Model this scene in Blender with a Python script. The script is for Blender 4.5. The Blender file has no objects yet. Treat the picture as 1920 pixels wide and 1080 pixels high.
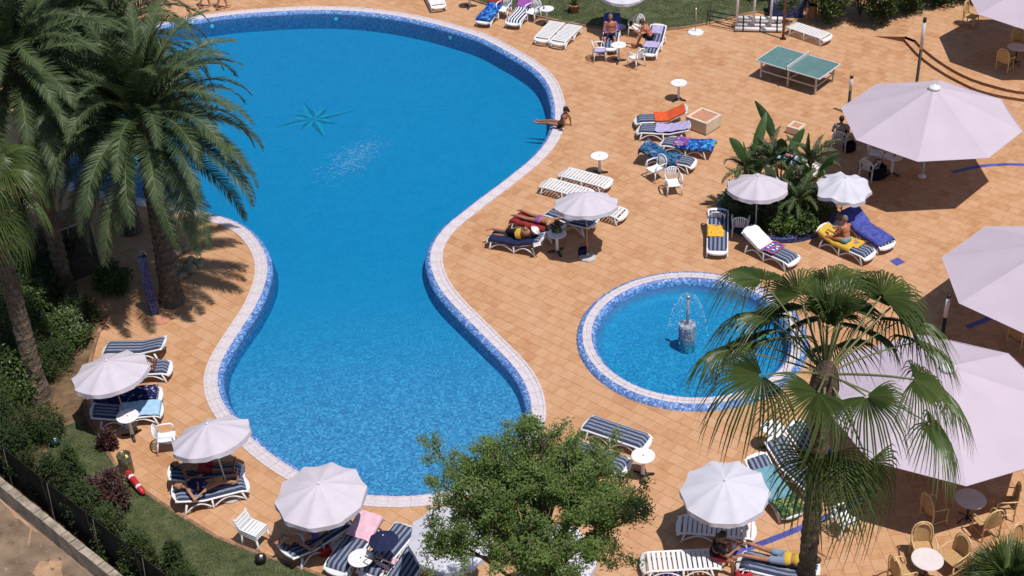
import bpy, math, random
from mathutils import Vector, Matrix, noise
from mathutils.geometry import delaunay_2d_cdt
R = math.radians
random.seed(7)
scene = bpy.context.scene
col = scene.collection

# ---------------------------------------------------------------- camera
FPX, PITCH, ROLL, CAMH = 2666.667, 0.608651, -0.0540965, 25.1241     # 50 mm lens, sixth-floor balcony
_f = Vector((0, math.cos(PITCH), -math.sin(PITCH)))
_u = Vector((0, math.sin(PITCH), math.cos(PITCH)))
_r = Vector((1, 0, 0))
CR = math.cos(ROLL) * _r + math.sin(ROLL) * _u
CU = -math.sin(ROLL) * _r + math.cos(ROLL) * _u
CF = _f
cam_data = bpy.data.cameras.new('camera')
cam_data.lens = 50.0
cam_data.sensor_width = 36.0
cam_data.clip_start = 0.5
cam_data.clip_end = 3000
cam = bpy.data.objects.new('camera', cam_data)
m = Matrix((CR, CU, -CF)).transposed().to_4x4()
m.translation = Vector((0, 0, CAMH))
cam.matrix_world = m
col.objects.link(cam)
scene.camera = cam

# ---------------------------------------------------------------- world, sun, exposure
SUN = Vector((0.27, -0.27, 1.0)).normalized()
world = bpy.data.worlds.new('World')
scene.world = world
world.use_nodes = True
wn = world.node_tree.nodes
sky = wn.new('ShaderNodeTexSky')
sky.sky_type = 'NISHITA'
sky.sun_disc = False
sky.sun_elevation = math.asin(SUN.z)
sky.sun_rotation = math.atan2(SUN.x, SUN.y)
sky.air_density = 1.0
sky.dust_density = 0.6
wn['Background'].inputs[1].default_value = 0.088
world.node_tree.links.new(sky.outputs[0], wn['Background'].inputs[0])
sl = bpy.data.lights.new('sun', 'SUN')
sl.energy = 4.45
sl.angle = R(0.5)
sl.color = (1.0, 0.955, 0.9)
so = bpy.data.objects.new('sun', sl)
so.rotation_euler = SUN.to_track_quat('Z', 'Y').to_euler()
so.location = (20, -20, 60)
col.objects.link(so)
vs = scene.view_settings
vs.view_transform = 'Standard'
vs.look = 'None'
vs.exposure = 0.0
vs.gamma = 1.0
vs.use_curve_mapping = False
scene.cycles.max_bounces = 8
scene.cycles.transparent_max_bounces = 12

def at(px, py, h=0.0):
    """ground position that the survey of the photograph gives for a pixel, for a point at height h"""
    d = CF + CR * ((px - 960) / FPX) - CU * ((py - 540) / FPX)
    t = (h - CAMH) / d.z
    return Vector((d.x * t, d.y * t, h))

def to_px(p):
    d = Vector(p) - Vector((0, 0, CAMH))
    z = d.dot(CF)
    return (960 + FPX * d.dot(CR) / z, 540 - FPX * d.dot(CU) / z)

# ---------------------------------------------------------------- materials
def nt(name):
    mm = bpy.data.materials.new(name)
    mm.use_nodes = True
    t = mm.node_tree
    return mm, t, t.nodes['Principled BSDF'], t.nodes, t.links

def mathn(n, l, op, a, b=None):
    x = n.new('ShaderNodeMath'); x.operation = op
    for i, v in enumerate((a, b)):
        if v is None: continue
        if isinstance(v, (int, float)): x.inputs[i].default_value = v
        else: l.new(v, x.inputs[i])
    return x.outputs[0]

def ramp(n, l, fac, stops, interp='LINEAR'):
    x = n.new('ShaderNodeValToRGB')
    x.color_ramp.interpolation = interp
    e = x.color_ramp.elements
    while len(e) < len(stops): e.new(0.5)
    for k, (p, c) in enumerate(stops):
        e[k].position = p
        e[k].color = (*c, 1)
    l.new(fac, x.inputs[0])
    return x.outputs[0]

def noise_tex(n, l, scale, vec=None, detail=4, rough=0.6, dist=0):
    x = n.new('ShaderNodeTexNoise')
    x.inputs['Scale'].default_value = scale
    x.inputs['Detail'].default_value = detail
    x.inputs['Roughness'].default_value = rough
    x.inputs['Distortion'].default_value = dist
    if vec is None:
        vec = n.new('ShaderNodeTexCoord').outputs['Object']
    l.new(vec, x.inputs['Vector'])
    return x

def bump(n, l, bs, height, strength, dist):
    b = n.new('ShaderNodeBump')
    b.inputs['Strength'].default_value = strength
    b.inputs['Distance'].default_value = dist
    l.new(height, b.inputs['Height'])
    l.new(b.outputs[0], bs.inputs['Normal'])

def mulc(c, k): return tuple(min(1, x * k) for x in c)

def M(name, c, rough=0.6, var=0.15, scale=6, bstr=0.2, bscale=60, bdist=0.01, metal=0, spec=0.4, rnd=0.0, c2=None):
    mm, t, bs, n, l = nt(name)
    nz = noise_tex(n, l, scale)
    o = ramp(n, l, nz.outputs['Fac'], [(0.3, mulc(c, 1 - var)), (0.7, c2 or mulc(c, 1 + var))])
    if rnd:
        oi = n.new('ShaderNodeObjectInfo')
        hs = n.new('ShaderNodeHueSaturation')
        l.new(mathn(n, l, 'ADD', mathn(n, l, 'MULTIPLY', oi.outputs['Random'], 2 * rnd), 1 - rnd), hs.inputs['Value'])
        l.new(o, hs.inputs['Color']); o = hs.outputs[0]
    l.new(o, bs.inputs['Base Color'])
    bs.inputs['Roughness'].default_value = rough
    bs.inputs['Metallic'].default_value = metal
    bs.inputs['Specular IOR Level'].default_value = spec
    if bstr:
        bump(n, l, bs, noise_tex(n, l, bscale).outputs['Fac'], bstr, bdist)
    return mm

def leaf_mat(name, c1, c2, rough=0.42, trans=0.2, attr='tone', spec=0.5):
    mm, t, bs, n, l = nt(name)
    a = n.new('ShaderNodeAttribute'); a.attribute_name = attr
    oi = n.new('ShaderNodeObjectInfo')
    nz = noise_tex(n, l, 1.3, n.new('ShaderNodeNewGeometry').outputs['Position'], 2)
    f = mathn(n, l, 'ADD', mathn(n, l, 'MULTIPLY', a.outputs['Fac'], 0.6), mathn(n, l, 'MULTIPLY', oi.outputs['Random'], 0.25))
    f = mathn(n, l, 'ADD', f, mathn(n, l, 'MULTIPLY', mathn(n, l, 'SUBTRACT', nz.outputs['Fac'], 0.35), 0.5))
    o = ramp(n, l, f, [(0.0, c1), (1.0, c2)])
    l.new(o, bs.inputs['Base Color'])
    bs.inputs['Roughness'].default_value = rough
    bs.inputs['Specular IOR Level'].default_value = spec
    tr = n.new('ShaderNodeBsdfTranslucent'); l.new(o, tr.inputs[0])
    mx = n.new('ShaderNodeMixShader'); mx.inputs[0].default_value = trans
    l.new(bs.outputs[0], mx.inputs[1]); l.new(tr.outputs[0], mx.inputs[2])
    l.new(mx.outputs[0], n['Material Output'].inputs['Surface'])
    return mm

MT = {}
MT['white'] = M('white_plastic', (0.70, 0.69, 0.70), 0.38, 0.05, 5, 0.05, 30, spec=0.5)
MT['fabric'] = M('parasol_cloth', (0.525, 0.475, 0.53), 0.85, 0.05, 2.5, 0.25, 14, 0.02, spec=0.15, rnd=0.03)
MT['fabric2'] = M('white_parasol_cloth', (0.555, 0.535, 0.60), 0.85, 0.04, 2.5, 0.25, 14, 0.02, spec=0.15)
MT['canvas'] = M('big_canopy_canvas', (0.50, 0.42, 0.485), 0.9, 0.035, 0.8, 0.25, 5, 0.03, spec=0.1)
MT['metal'] = M('grey_metal', (0.42, 0.42, 0.43), 0.4, 0.1, 8, 0.05, metal=0.6)
MT['black'] = M('black_metal', (0.015, 0.014, 0.014), 0.45, 0.2, 8)
MT['wood'] = M('brown_wood', (0.22, 0.10, 0.05), 0.6, 0.3, 12)
MT['polewood'] = M('pole_wood', (0.42, 0.25, 0.15), 0.55, 0.25, 14)
MT['concrete'] = M('pale_concrete', (0.45, 0.42, 0.40), 0.9, 0.15, 5, 0.4, 30)
MT['oldwall'] = M('weathered_concrete', (0.34, 0.28, 0.22), 0.95, 0.35, 2.5, 0.5, 14, 0.03)
MT['cream'] = M('cream_stone', (0.60, 0.50, 0.38), 0.85, 0.1, 5, 0.3, 30)
MT['terrafill'] = M('terracotta_fill', (0.48, 0.22, 0.14), 0.9, 0.2, 10, 0.5, 25, 0.03)
MT['kerb'] = M('kerb_brick', (0.27, 0.15, 0.09), 0.9, 0.3, 5, 0.4, 30, rnd=0.25)
MT['soil'] = M('garden_soil', (0.14, 0.085, 0.045), 1.0, 0.5, 2.2, 0.9, 12, 0.06, c2=(0.24, 0.15, 0.08))
MT['blue_tile'] = M('blue_glazed_tile', (0.075, 0.085, 0.33), 0.35, 0.2, 10, 0.05, rnd=0.2)
MT['wicker'] = M('rattan', (0.44, 0.27, 0.12), 0.55, 0.35, 45, 0.6, 120, 0.01)
MT['rattan_frame'] = M('rattan_cane', (0.62, 0.42, 0.2), 0.4, 0.2, 12, 0.1)
MT['glassgrey'] = M('frosted_lamp_glass', (0.55, 0.52, 0.55), 0.25, 0.05, 5, 0.0)
MT['green_tt'] = M('green_table_board', (0.10, 0.19, 0.19), 0.55, 0.14, 2.0, 0.1)
MT['steel'] = M('painted_steel', (0.52, 0.45, 0.42), 0.4, 0.1, 10, 0.05, metal=0.3)
MT['red'] = M('red_plastic', (0.45, 0.02, 0.03), 0.4, 0.1)
MT['darkgreen'] = M('dark_green_enamel', (0.012, 0.05, 0.04), 0.3, 0.1)
MT['skin'] = M('tanned_skin', (0.36, 0.17, 0.095), 0.5, 0.12, 9, 0.05)
MT['skin_red'] = M('sunburnt_skin', (0.42, 0.15, 0.085), 0.5, 0.12, 9, 0.05)
MT['skin_dark'] = M('deeply_tanned_skin', (0.26, 0.115, 0.065), 0.45, 0.12, 9, 0.05)
MT['hair_black'] = M('black_hair', (0.012, 0.01, 0.009), 0.5, 0.3, 30, 0.4)
MT['hair_grey'] = M('grey_brown_hair', (0.16, 0.13, 0.10), 0.6, 0.3, 30, 0.4)
MT['hair_brown'] = M('brown_hair', (0.06, 0.035, 0.02), 0.55, 0.3, 30, 0.4)
def cloth(name, c, **k): MT[name] = M('cloth_' + name, c, 0.9, k.pop('var', 0.12), k.pop('scale', 7), 0.5, 40, 0.02, spec=0.1, **k)
cloth('orange', (0.62, 0.10, 0.035)); cloth('lilac', (0.40, 0.35, 0.55)); cloth('teal', (0.14, 0.30, 0.36))
cloth('pink', (0.66, 0.42, 0.50)); cloth('lightblue', (0.32, 0.50, 0.68)); cloth('brown', (0.10, 0.045, 0.04))
cloth('royal', (0.045, 0.05, 0.24), c2=(0.10, 0.12, 0.42)); cloth('whitecloth', (0.72, 0.70, 0.70)); cloth('yellow', (0.58, 0.37, 0.06))
cloth('navy', (0.02, 0.025, 0.07)); cloth('darkred', (0.25, 0.03, 0.035)); cloth('denim', (0.20, 0.26, 0.36))
cloth('purple', (0.28, 0.08, 0.32)); cloth('greyshirt', (0.30, 0.28, 0.29)); cloth('blackcloth', (0.012, 0.012, 0.016)); cloth('magenta', (0.5, 0.05, 0.2))

def print_mat(name, stops, scale):
    mm, t, bs, n, l = nt('cloth_' + name)
    tc = n.new('ShaderNodeTexCoord').outputs['Object']
    nz = noise_tex(n, l, scale, tc, 3, 0.6, 1.4)
    o = ramp(n, l, nz.outputs['Fac'], stops, 'CONSTANT')
    l.new(o, bs.inputs['Base Color'])
    bs.inputs['Roughness'].default_value = 0.9
    bs.inputs['Specular IOR Level'].default_value = 0.1
    bump(n, l, bs, noise_tex(n, l, 40, tc).outputs['Fac'], 0.5, 0.02)
    MT[name] = mm
print_mat('seaprint', [(0.0, (0.01, 0.03, 0.16)), (0.40, (0.01, 0.05, 0.30)), (0.5, (0.02, 0.14, 0.45)), (0.57, (0.12, 0.45, 0.68)), (0.63, (0.01, 0.03, 0.14)), (0.69, (0.55, 0.2, 0.12))], 5)
print_mat('reefprint', [(0.0, (0.005, 0.015, 0.06)), (0.42, (0.01, 0.06, 0.26)), (0.5, (0.03, 0.2, 0.25)), (0.55, (0.005, 0.02, 0.07)), (0.60, (0.5, 0.25, 0.12)), (0.66, (0.02, 0.25, 0.55))], 7)
print_mat('coralprint', [(0.0, (0.01, 0.03, 0.22)), (0.40, (0.3, 0.05, 0.2)), (0.5, (0.02, 0.08, 0.35)), (0.57, (0.55, 0.3, 0.35)), (0.63, (0.02, 0.06, 0.3))], 6)
print_mat('navyprint', [(0.0, (0.015, 0.015, 0.06)), (0.52, (0.03, 0.04, 0.14)), (0.60, (0.5, 0.5, 0.55)), (0.66, (0.02, 0.02, 0.08))], 5)
print_mat('yellowprint', [(0.0, (0.66, 0.36, 0.03)), (0.50, (0.7, 0.45, 0.08)), (0.58, (0.4, 0.12, 0.04)), (0.64, (0.1, 0.25, 0.35))], 6)
print_mat('greenprint', [(0.0, (0.02, 0.06, 0.03)), (0.5, (0.1, 0.16, 0.05)), (0.58, (0.35, 0.32, 0.12)), (0.64, (0.03, 0.08, 0.05))], 6)

def stripe_mat(name, ca, cb, freq, duty=0.5):
    mm, t, bs, n, l = nt(name)
    tc = n.new('ShaderNodeTexCoord').outputs['Object']
    sp = n.new('ShaderNodeSeparateXYZ'); l.new(tc, sp.inputs[0])
    fr = mathn(n, l, 'FRACT', mathn(n, l, 'ADD', mathn(n, l, 'MULTIPLY', sp.outputs[1], freq), 10.25))
    nz = noise_tex(n, l, 5, tc)
    o = ramp(n, l, fr, [(0.0, ca), (duty, cb)], 'CONSTANT')
    mx = n.new('ShaderNodeMixRGB'); mx.blend_type = 'MULTIPLY'; mx.inputs[0].default_value = 0.5
    l.new(o, mx.inputs[1]); l.new(ramp(n, l, nz.outputs['Fac'], [(0.3, (0.7, 0.7, 0.72)), (0.7, (1, 1, 1))]), mx.inputs[2])
    l.new(mx.outputs[0], bs.inputs['Base Color'])
    bs.inputs['Roughness'].default_value = 0.9; bs.inputs['Specular IOR Level'].default_value = 0.1
    MT[name] = mm
stripe_mat('stripe', (0.04, 0.05, 0.10), (0.21, 0.235, 0.30), 7.5)
stripe_mat('stripe_white', (0.02, 0.03, 0.10), (0.78, 0.78, 0.80), 8.0)

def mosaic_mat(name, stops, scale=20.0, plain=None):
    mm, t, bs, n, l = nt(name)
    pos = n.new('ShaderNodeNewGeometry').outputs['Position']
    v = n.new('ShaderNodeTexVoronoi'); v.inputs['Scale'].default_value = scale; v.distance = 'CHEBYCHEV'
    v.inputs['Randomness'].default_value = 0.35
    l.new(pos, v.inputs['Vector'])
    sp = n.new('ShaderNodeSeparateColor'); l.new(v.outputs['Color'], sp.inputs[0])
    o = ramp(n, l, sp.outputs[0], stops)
    if plain:                                   # deep end: ripple blur painted in, mosaic fading to one even tone
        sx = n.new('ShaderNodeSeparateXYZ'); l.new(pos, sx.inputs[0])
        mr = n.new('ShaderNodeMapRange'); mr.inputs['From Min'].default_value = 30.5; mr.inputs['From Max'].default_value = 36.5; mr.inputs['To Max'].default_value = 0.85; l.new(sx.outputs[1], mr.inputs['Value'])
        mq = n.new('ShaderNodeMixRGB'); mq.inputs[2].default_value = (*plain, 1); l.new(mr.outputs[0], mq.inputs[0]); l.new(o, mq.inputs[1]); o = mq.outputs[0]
    nz = noise_tex(n, l, 2.2, pos, 4, .65)  # cloudy mosaic batches; on the pool floor they also paint in ripple light
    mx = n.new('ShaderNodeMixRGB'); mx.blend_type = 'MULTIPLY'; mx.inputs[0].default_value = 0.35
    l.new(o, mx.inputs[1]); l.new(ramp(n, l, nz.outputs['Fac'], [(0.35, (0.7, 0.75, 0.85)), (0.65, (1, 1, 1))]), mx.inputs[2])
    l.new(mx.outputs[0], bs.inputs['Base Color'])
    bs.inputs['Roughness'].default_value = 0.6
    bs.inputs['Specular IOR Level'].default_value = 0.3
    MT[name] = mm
mosaic_mat('mosaic', [(0.0, (0.05, 0.11, 0.31)), (0.4, (0.10, 0.19, 0.45)), (0.75, (0.17, 0.28, 0.56)), (1.0, (0.40, 0.52, 0.72))])
mosaic_mat('mosaic_floor', [(0.0, (0.26, 0.14, 0.32)), (0.4, (0.41, 0.21, 0.40)), (0.75, (0.49, 0.25, 0.45)), (1.0, (0.70, 0.35, 0.56))], 17, (0.40, 0.222, 0.42))
mosaic_mat('mosaic_grey', [(0.0, (0.10, 0.13, 0.2)), (0.5, (0.2, 0.23, 0.32)), (1.0, (0.42, 0.45, 0.5))], 22)
mosaic_mat('mosaic_wall_shade', [(0.0, (0.10, 0.09, 0.24)), (0.5, (0.16, 0.14, 0.32)), (1.0, (0.26, 0.21, 0.42))], 19)  # floor mosaic darkened: shade and water dimming painted into the submerged wall colour
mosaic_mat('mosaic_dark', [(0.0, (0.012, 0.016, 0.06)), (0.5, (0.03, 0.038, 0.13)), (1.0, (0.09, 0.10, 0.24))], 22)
mosaic_mat('star_dark', [(0.0, (0.14, 0.11, 0.22)), (1.0, (0.26, 0.17, 0.32))], 10)
mosaic_mat('star_light', [(0.0, (0.43, 0.245, 0.41)), (1.0, (0.54, 0.31, 0.46))], 10)

def tile_mat():
    mm, t, bs, n, l = nt('terracotta_paving')
    a = n.new('ShaderNodeAttribute'); a.attribute_name = 'tone'
    pos = n.new('ShaderNodeNewGeometry').outputs['Position']
    nz = noise_tex(n, l, 4.0, pos, 5, 0.65)
    nz2 = noise_tex(n, l, 0.5, pos, 3)
    f = mathn(n, l, 'ADD', mathn(n, l, 'MULTIPLY', a.outputs['Fac'], 0.27), mathn(n, l, 'MULTIPLY', nz.outputs['Fac'], 0.62))
    f = mathn(n, l, 'ADD', f, mathn(n, l, 'MULTIPLY', mathn(n, l, 'SUBTRACT', nz2.outputs['Fac'], 0.5), 0.55))
    o = ramp(n, l, f, [(0.05, (0.33, 0.155, 0.07)), (0.28, (0.437, 0.222, 0.110)), (0.45, (0.487, 0.272, 0.145)), (0.60, (0.51, 0.297, 0.168)), (0.72, (0.54, 0.295, 0.185)), (0.9, (0.575, 0.36, 0.235))])
    l.new(o, bs.inputs['Base Color'])
    bs.inputs['Roughness'].default_value = 0.75
    bs.inputs['Specular IOR Level'].default_value = 0.25
    bump(n, l, bs, noise_tex(n, l, 22, pos).outputs['Fac'], 0.25, 0.01)
    return mm
MT['tile'] = tile_mat()
MT['grout'] = M('paving_joint', (0.38, 0.23, 0.14), 0.95, 0.25, 3, 0.3)
MT['coping'] = M('coping_grille', (0.56, 0.50, 0.53), 0.7, 0.12, 9, 0.6, 35, 0.02)
MT['dirt'] = M('bare_dirt', (0.22, 0.145, 0.09), 1.0, 0.35, 1.0, 0.9, 34, 0.05, c2=(0.36, 0.25, 0.175))
MT['lawn'] = M('lawn_turf', (0.06, 0.095, 0.036), 0.95, 0.35, 2.5, 0.8, 30, 0.05, c2=(0.14, 0.14, 0.065))
MT['grass'] = leaf_mat('grass_blades', (0.05, 0.095, 0.03), (0.16, 0.185, 0.075), 0.6, 0.25, spec=0.2)
MT['frond'] = leaf_mat('date_palm_frond', (0.018, 0.042, 0.016), (0.10, 0.135, 0.055), 0.5, 0.15, spec=0.3)
MT['fan'] = leaf_mat('fan_palm_leaf', (0.02, 0.05, 0.012), (0.14, 0.18, 0.05), 0.42, 0.22, spec=0.38)
MT['rachis'] = M('palm_rachis', (0.115, 0.13, 0.045), 0.5, 0.2, 6)
MT['trunk'] = M('palm_trunk', (0.12, 0.085, 0.06), 0.95, 0.5, 5, 1.0, 16, 0.08)
MT['bark'] = M('tree_bark', (0.11, 0.08, 0.06), 0.95, 0.4, 8, 1.0, 30, 0.03)
MT['leaf'] = leaf_mat('small_tree_leaf', (0.035, 0.095, 0.016), (0.24, 0.32, 0.08), 0.5, 0.40)
MT['conifer'] = leaf_mat('hedge_foliage', (0.012, 0.03, 0.008), (0.075, 0.10, 0.032), 0.6, 0.15, spec=0.2)
MT['hedge'] = leaf_mat('glossy_hedge_leaf', (0.015, 0.04, 0.008), (0.11, 0.16, 0.03), 0.45, 0.2)
MT['redleaf'] = leaf_mat('dark_red_leaf', (0.03, 0.012, 0.012), (0.12, 0.045, 0.035), 0.5, 0.2)
MT['paddle'] = leaf_mat('paddle_leaf', (0.02, 0.055, 0.014), (0.075, 0.13, 0.035), 0.35, 0.2)
MT['flower'] = leaf_mat('white_blossom', (0.45, 0.45, 0.36), (0.7, 0.7, 0.6), 0.6, 0.2)

def water_mat():
    mm, t, bs, n, l = nt('pool_water')
    n.remove(bs)
    pos = n.new('ShaderNodeNewGeometry').outputs['Position']
    mp = n.new('ShaderNodeMapping'); mp.inputs['Scale'].default_value = (0.55, 1.7, 1); mp.inputs['Rotation'].default_value = (0, 0, R(12)); l.new(pos, mp.inputs['Vector'])
    nz = noise_tex(n, l, 2.4, mp.outputs[0], 5, 0.62, 1.0)
    nz2 = noise_tex(n, l, 9.0, mp.outputs[0], 3, 0.6, 0.8)
    h = mathn(n, l, 'ADD', nz.outputs['Fac'], mathn(n, l, 'MULTIPLY', nz2.outputs['Fac'], 0.45))
    b = n.new('ShaderNodeBump'); b.inputs['Strength'].default_value = 0.5; b.inputs['Distance'].default_value = 0.09
    l.new(h, b.inputs['Height'])
    fr = n.new('ShaderNodeFresnel'); fr.inputs['IOR'].default_value = 1.33
    b2 = n.new('ShaderNodeBump'); b2.inputs['Strength'].default_value = 0.3; b2.inputs['Distance'].default_value = 0.04; l.new(h, b2.inputs['Height']); l.new(b2.outputs[0], fr.inputs['Normal'])
    g = n.new('ShaderNodeBsdfGlossy'); g.inputs['Roughness'].default_value = 0.06; l.new(b.outputs[0], g.inputs['Normal'])
    tr = n.new('ShaderNodeBsdfTransparent')
    mx = n.new('ShaderNodeMixShader')
    l.new(fr.outputs[0], mx.inputs[0]); l.new(tr.outputs[0], mx.inputs[1]); l.new(g.outputs[0], mx.inputs[2])
    l.new(mx.outputs[0], n['Material Output'].inputs['Surface'])
    va = n.new('ShaderNodeVolumeAbsorption')
    va.inputs['Color'].default_value = (0.0, 0.968, 0.988, 1)
    va.inputs['Density'].default_value = 2.6
    l.new(va.outputs[0], n['Material Output'].inputs['Volume'])
    return mm
MT['water'] = water_mat()

# ---------------------------------------------------------------- mesh helpers
class MB:
    def __init__(s): s.v = []; s.f = []; s.t = []
    def add(s, vs_, fs, tone=None):
        o = len(s.v); s.v += [tuple(p) for p in vs_]
        for f in fs:
            s.f.append(tuple(o + i for i in f)); s.t.append(tone if tone is not None else 0.5)
        return s
    def box(s, c, d, rz=0, ry=0, bev=0.0):
        x, y, z = d[0] / 2, d[1] / 2, d[2] / 2
        mt = Matrix.Translation(c) @ Matrix.Rotation(rz, 4, 'Z') @ Matrix.Rotation(ry, 4, 'Y')
        b = min(bev, x * .9, y * .9, z * .9)
        if b <= 0:
            p = [mt @ Vector((i * x, j * y, k * z)) for i in (-1, 1) for j in (-1, 1) for k in (-1, 1)]
            return s.add(p, [(0, 1, 3, 2), (4, 6, 7, 5), (0, 4, 5, 1), (2, 3, 7, 6), (0, 2, 6, 4), (1, 5, 7, 3)])
        rings = []
        for (ex, ey, ez) in ((x - b, y - b, -z), (x, y, -z + b), (x, y, z - b), (x - b, y - b, z)):
            rings.append([mt @ Vector((a * ex, c2 * ey, ez)) for a, c2 in ((-1, -1), (1, -1), (1, 1), (-1, 1))])
        vv = [p for r in rings for p in r]; ff = [(3, 2, 1, 0), (12, 13, 14, 15)]
        for k in range(3):
            for i in range(4):
                j = (i + 1) % 4; ff.append((4 * k + i, 4 * k + j, 4 * k + 4 + j, 4 * k + 4 + i))
        return s.add(vv, ff)
    def tube(s, pts, rad, n=8, cap=True, flat=1.0, tone=None):
        pts = [Vector(p) for p in pts]
        if not hasattr(rad, '__len__'): rad = [rad] * len(pts)
        vv, ff = [], []
        ref = None
        for i, p in enumerate(pts):
            d = (pts[min(i + 1, len(pts) - 1)] - pts[max(i - 1, 0)]).normalized()
            if ref is None:
                ref = Vector((0, 0, 1)) if abs(d.z) < 0.9 else Vector((1, 0, 0))
            a = d.cross(ref).normalized(); b = a.cross(d).normalized(); ref = b
            for k in range(n):
                t = 2 * math.pi * (k + .5) / n
                vv.append(p + a * (math.cos(t) * rad[i]) + b * (math.sin(t) * rad[i] * flat))
        for i in range(len(pts) - 1):
            for k in range(n):
                k2 = (k + 1) % n
                ff.append((i * n + k, i * n + k2, (i + 1) * n + k2, (i + 1) * n + k))
        if cap:
            ff.append(tuple(range(n - 1, -1, -1))); e = (len(pts) - 1) * n; ff.append(tuple(e + k for k in range(n)))
        return s.add(vv, ff, tone)
    def lathe(s, prof, n=24, c=(0, 0, 0), cap=True):
        vv, ff = [], []
        for r, z in prof:
            for k in range(n):
                t = 2 * math.pi * k / n; vv.append((c[0] + r * math.cos(t), c[1] + r * math.sin(t), c[2] + z))
        for i in range(len(prof) - 1):
            for k in range(n):
                k2 = (k + 1) % n; ff.append((i * n + k, i * n + k2, (i + 1) * n + k2, (i + 1) * n + k))
        if cap:
            ff.append(tuple(range(n - 1, -1, -1))); e = (len(prof) - 1) * n; ff.append(tuple(e + k for k in range(n)))
        return s.add(vv, ff)
    def grid(s, fn, nu, nv, tone=None):
        vv = [fn(i / nu, j / nv) for i in range(nu + 1) for j in range(nv + 1)]
        ff = [(i * (nv + 1) + j, (i + 1) * (nv + 1) + j, (i + 1) * (nv + 1) + j + 1, i * (nv + 1) + j + 1) for i in range(nu) for j in range(nv)]
        return s.add(vv, ff, tone)
    def mesh(s, name, mat, smooth=False):
        me = bpy.data.meshes.new(name)
        me.from_pydata(s.v, [], s.f)
        at_ = me.attributes.new('tone', 'FLOAT', 'FACE'); at_.data.foreach_set('value', s.t)
        if mat: me.materials.append(MT[mat] if isinstance(mat, str) else mat)
        if smooth: me.polygons.foreach_set('use_smooth', [True] * len(me.polygons))
        me.update()
        return me
    def build(s, name, mat, parent=None, smooth=False):
        return link(name, s.mesh(name, mat, smooth), parent)

def link(name, me, parent=None, loc=None, rot=None):
    o = bpy.data.objects.new(name, me); col.objects.link(o)
    if parent: o.parent = parent
    if loc is not None: o.location = loc
    if rot is not None: o.rotation_euler = rot
    return o

def tag(o, label=None, cat=None, group=None, kind=None):
    if label: o['label'] = label
    if cat: o['category'] = cat
    if group: o['group'] = group
    if kind: o['kind'] = kind
    return o

def thing(name, label, cat, loc=(0, 0, 0), rz=0.0, group=None):
    o = link(name, None, None, loc, (0, 0, rz)); o.empty_display_size = 0.2
    return tag(o, label, cat, group)

def copy_parts(src, dst):
    for ch in list(src.children):
        c = ch.copy(); col.objects.link(c); c.parent = dst
        for g in ch.children:
            d = g.copy(); col.objects.link(d); d.parent = c

PROTO = {}
def instance(key, maker, name, label, cat, loc, rz, group):
    """first call builds the parts, later calls copy the thing and its parts"""
    t = thing(name, label, cat, loc, rz, group)
    if key in PROTO: copy_parts(PROTO[key], t)
    else:
        maker(t); PROTO[key] = t
    return t

def yaw_to(p, q): return math.atan2(q[1] - p[1], q[0] - p[0])

# ---------------------------------------------------------------- 2-D helpers
def smooth_closed(pts, step):
    out, n = [], len(pts)
    for i in range(n):
        p0, p1, p2, p3 = (Vector(pts[(i + k) % n][:2]) for k in (-1, 0, 1, 2))
        for k in range(12):
            t = k / 12
            out.append(0.5 * ((2 * p1) + (p2 - p0) * t + (2 * p0 - 5 * p1 + 4 * p2 - p3) * t * t + (3 * p1 - p0 - 3 * p2 + p3) * t ** 3))
    L = [0]
    for i in range(len(out)): L.append(L[-1] + (out[(i + 1) % len(out)] - out[i]).length)
    m_ = max(8, round(L[-1] / step)); res = []; j = 0
    for k in range(m_):
        d = L[-1] * k / m_
        while L[j + 1] < d: j += 1
        t = (d - L[j]) / max(1e-9, L[j + 1] - L[j]); res.append(out[j].lerp(out[(j + 1) % len(out)], t))
    for _ in range(3):
        res = [(res[i - 1] + res[i] * 2 + res[(i + 1) % m_]) / 4 for i in range(m_)]
    return res

def smooth_open(pts, step=0.25):
    out = []
    P = [Vector(p[:2]) for p in pts]
    P = [P[0] * 2 - P[1]] + P + [P[-1] * 2 - P[-2]]
    for i in range(1, len(P) - 2):
        k_ = max(2, int((P[i + 1] - P[i]).length / step))
        for k in range(k_):
            t = k / k_; p0, p1, p2, p3 = P[i - 1:i + 3]
            out.append(0.5 * ((2 * p1) + (p2 - p0) * t + (2 * p0 - 5 * p1 + 4 * p2 - p3) * t * t + (3 * p1 - p0 - 3 * p2 + p3) * t ** 3))
    return out + [P[-2]]

def area(p): return 0.5 * sum(p[i - 1].x * p[i].y - p[i].x * p[i - 1].y for i in range(len(p)))

def offset(p, d):
    """closed counter-clockwise loop moved outward by d"""
    n = len(p); res = []
    for i in range(n):
        t = (p[(i + 1) % n] - p[i - 1]).normalized(); res.append(p[i] + Vector((t.y, -t.x)) * d)
    return res

def inside(p, x, y):
    c = False; j = len(p) - 1
    for i in range(len(p)):
        a, b = p[i], p[j]
        if (a[1] > y) != (b[1] > y) and x < (b[0] - a[0]) * (y - a[1]) / (b[1] - a[1]) + a[0]: c = not c
        j = i
    return c

def cdt(outer, holes, extra=()):
    vs_ = [Vector(p[:2]) for p in outer]; es = [(i, (i + 1) % len(outer)) for i in range(len(outer))]
    for h in holes:
        o = len(vs_); vs_ += [Vector(p[:2]) for p in h]; es += [(o + i, o + (i + 1) % len(h)) for i in range(len(h))]
    vs_ += [Vector(p) for p in extra]
    v, e, f, *_ = delaunay_2d_cdt(vs_, es, [], 0, 1e-5)
    ff = []
    for t in f:
        c = sum((v[i] for i in t), Vector((0, 0))) / len(t)
        if inside(outer, c.x, c.y) and not any(inside(h, c.x, c.y) for h in holes): ff.append(tuple(t))
    return v, ff

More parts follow.
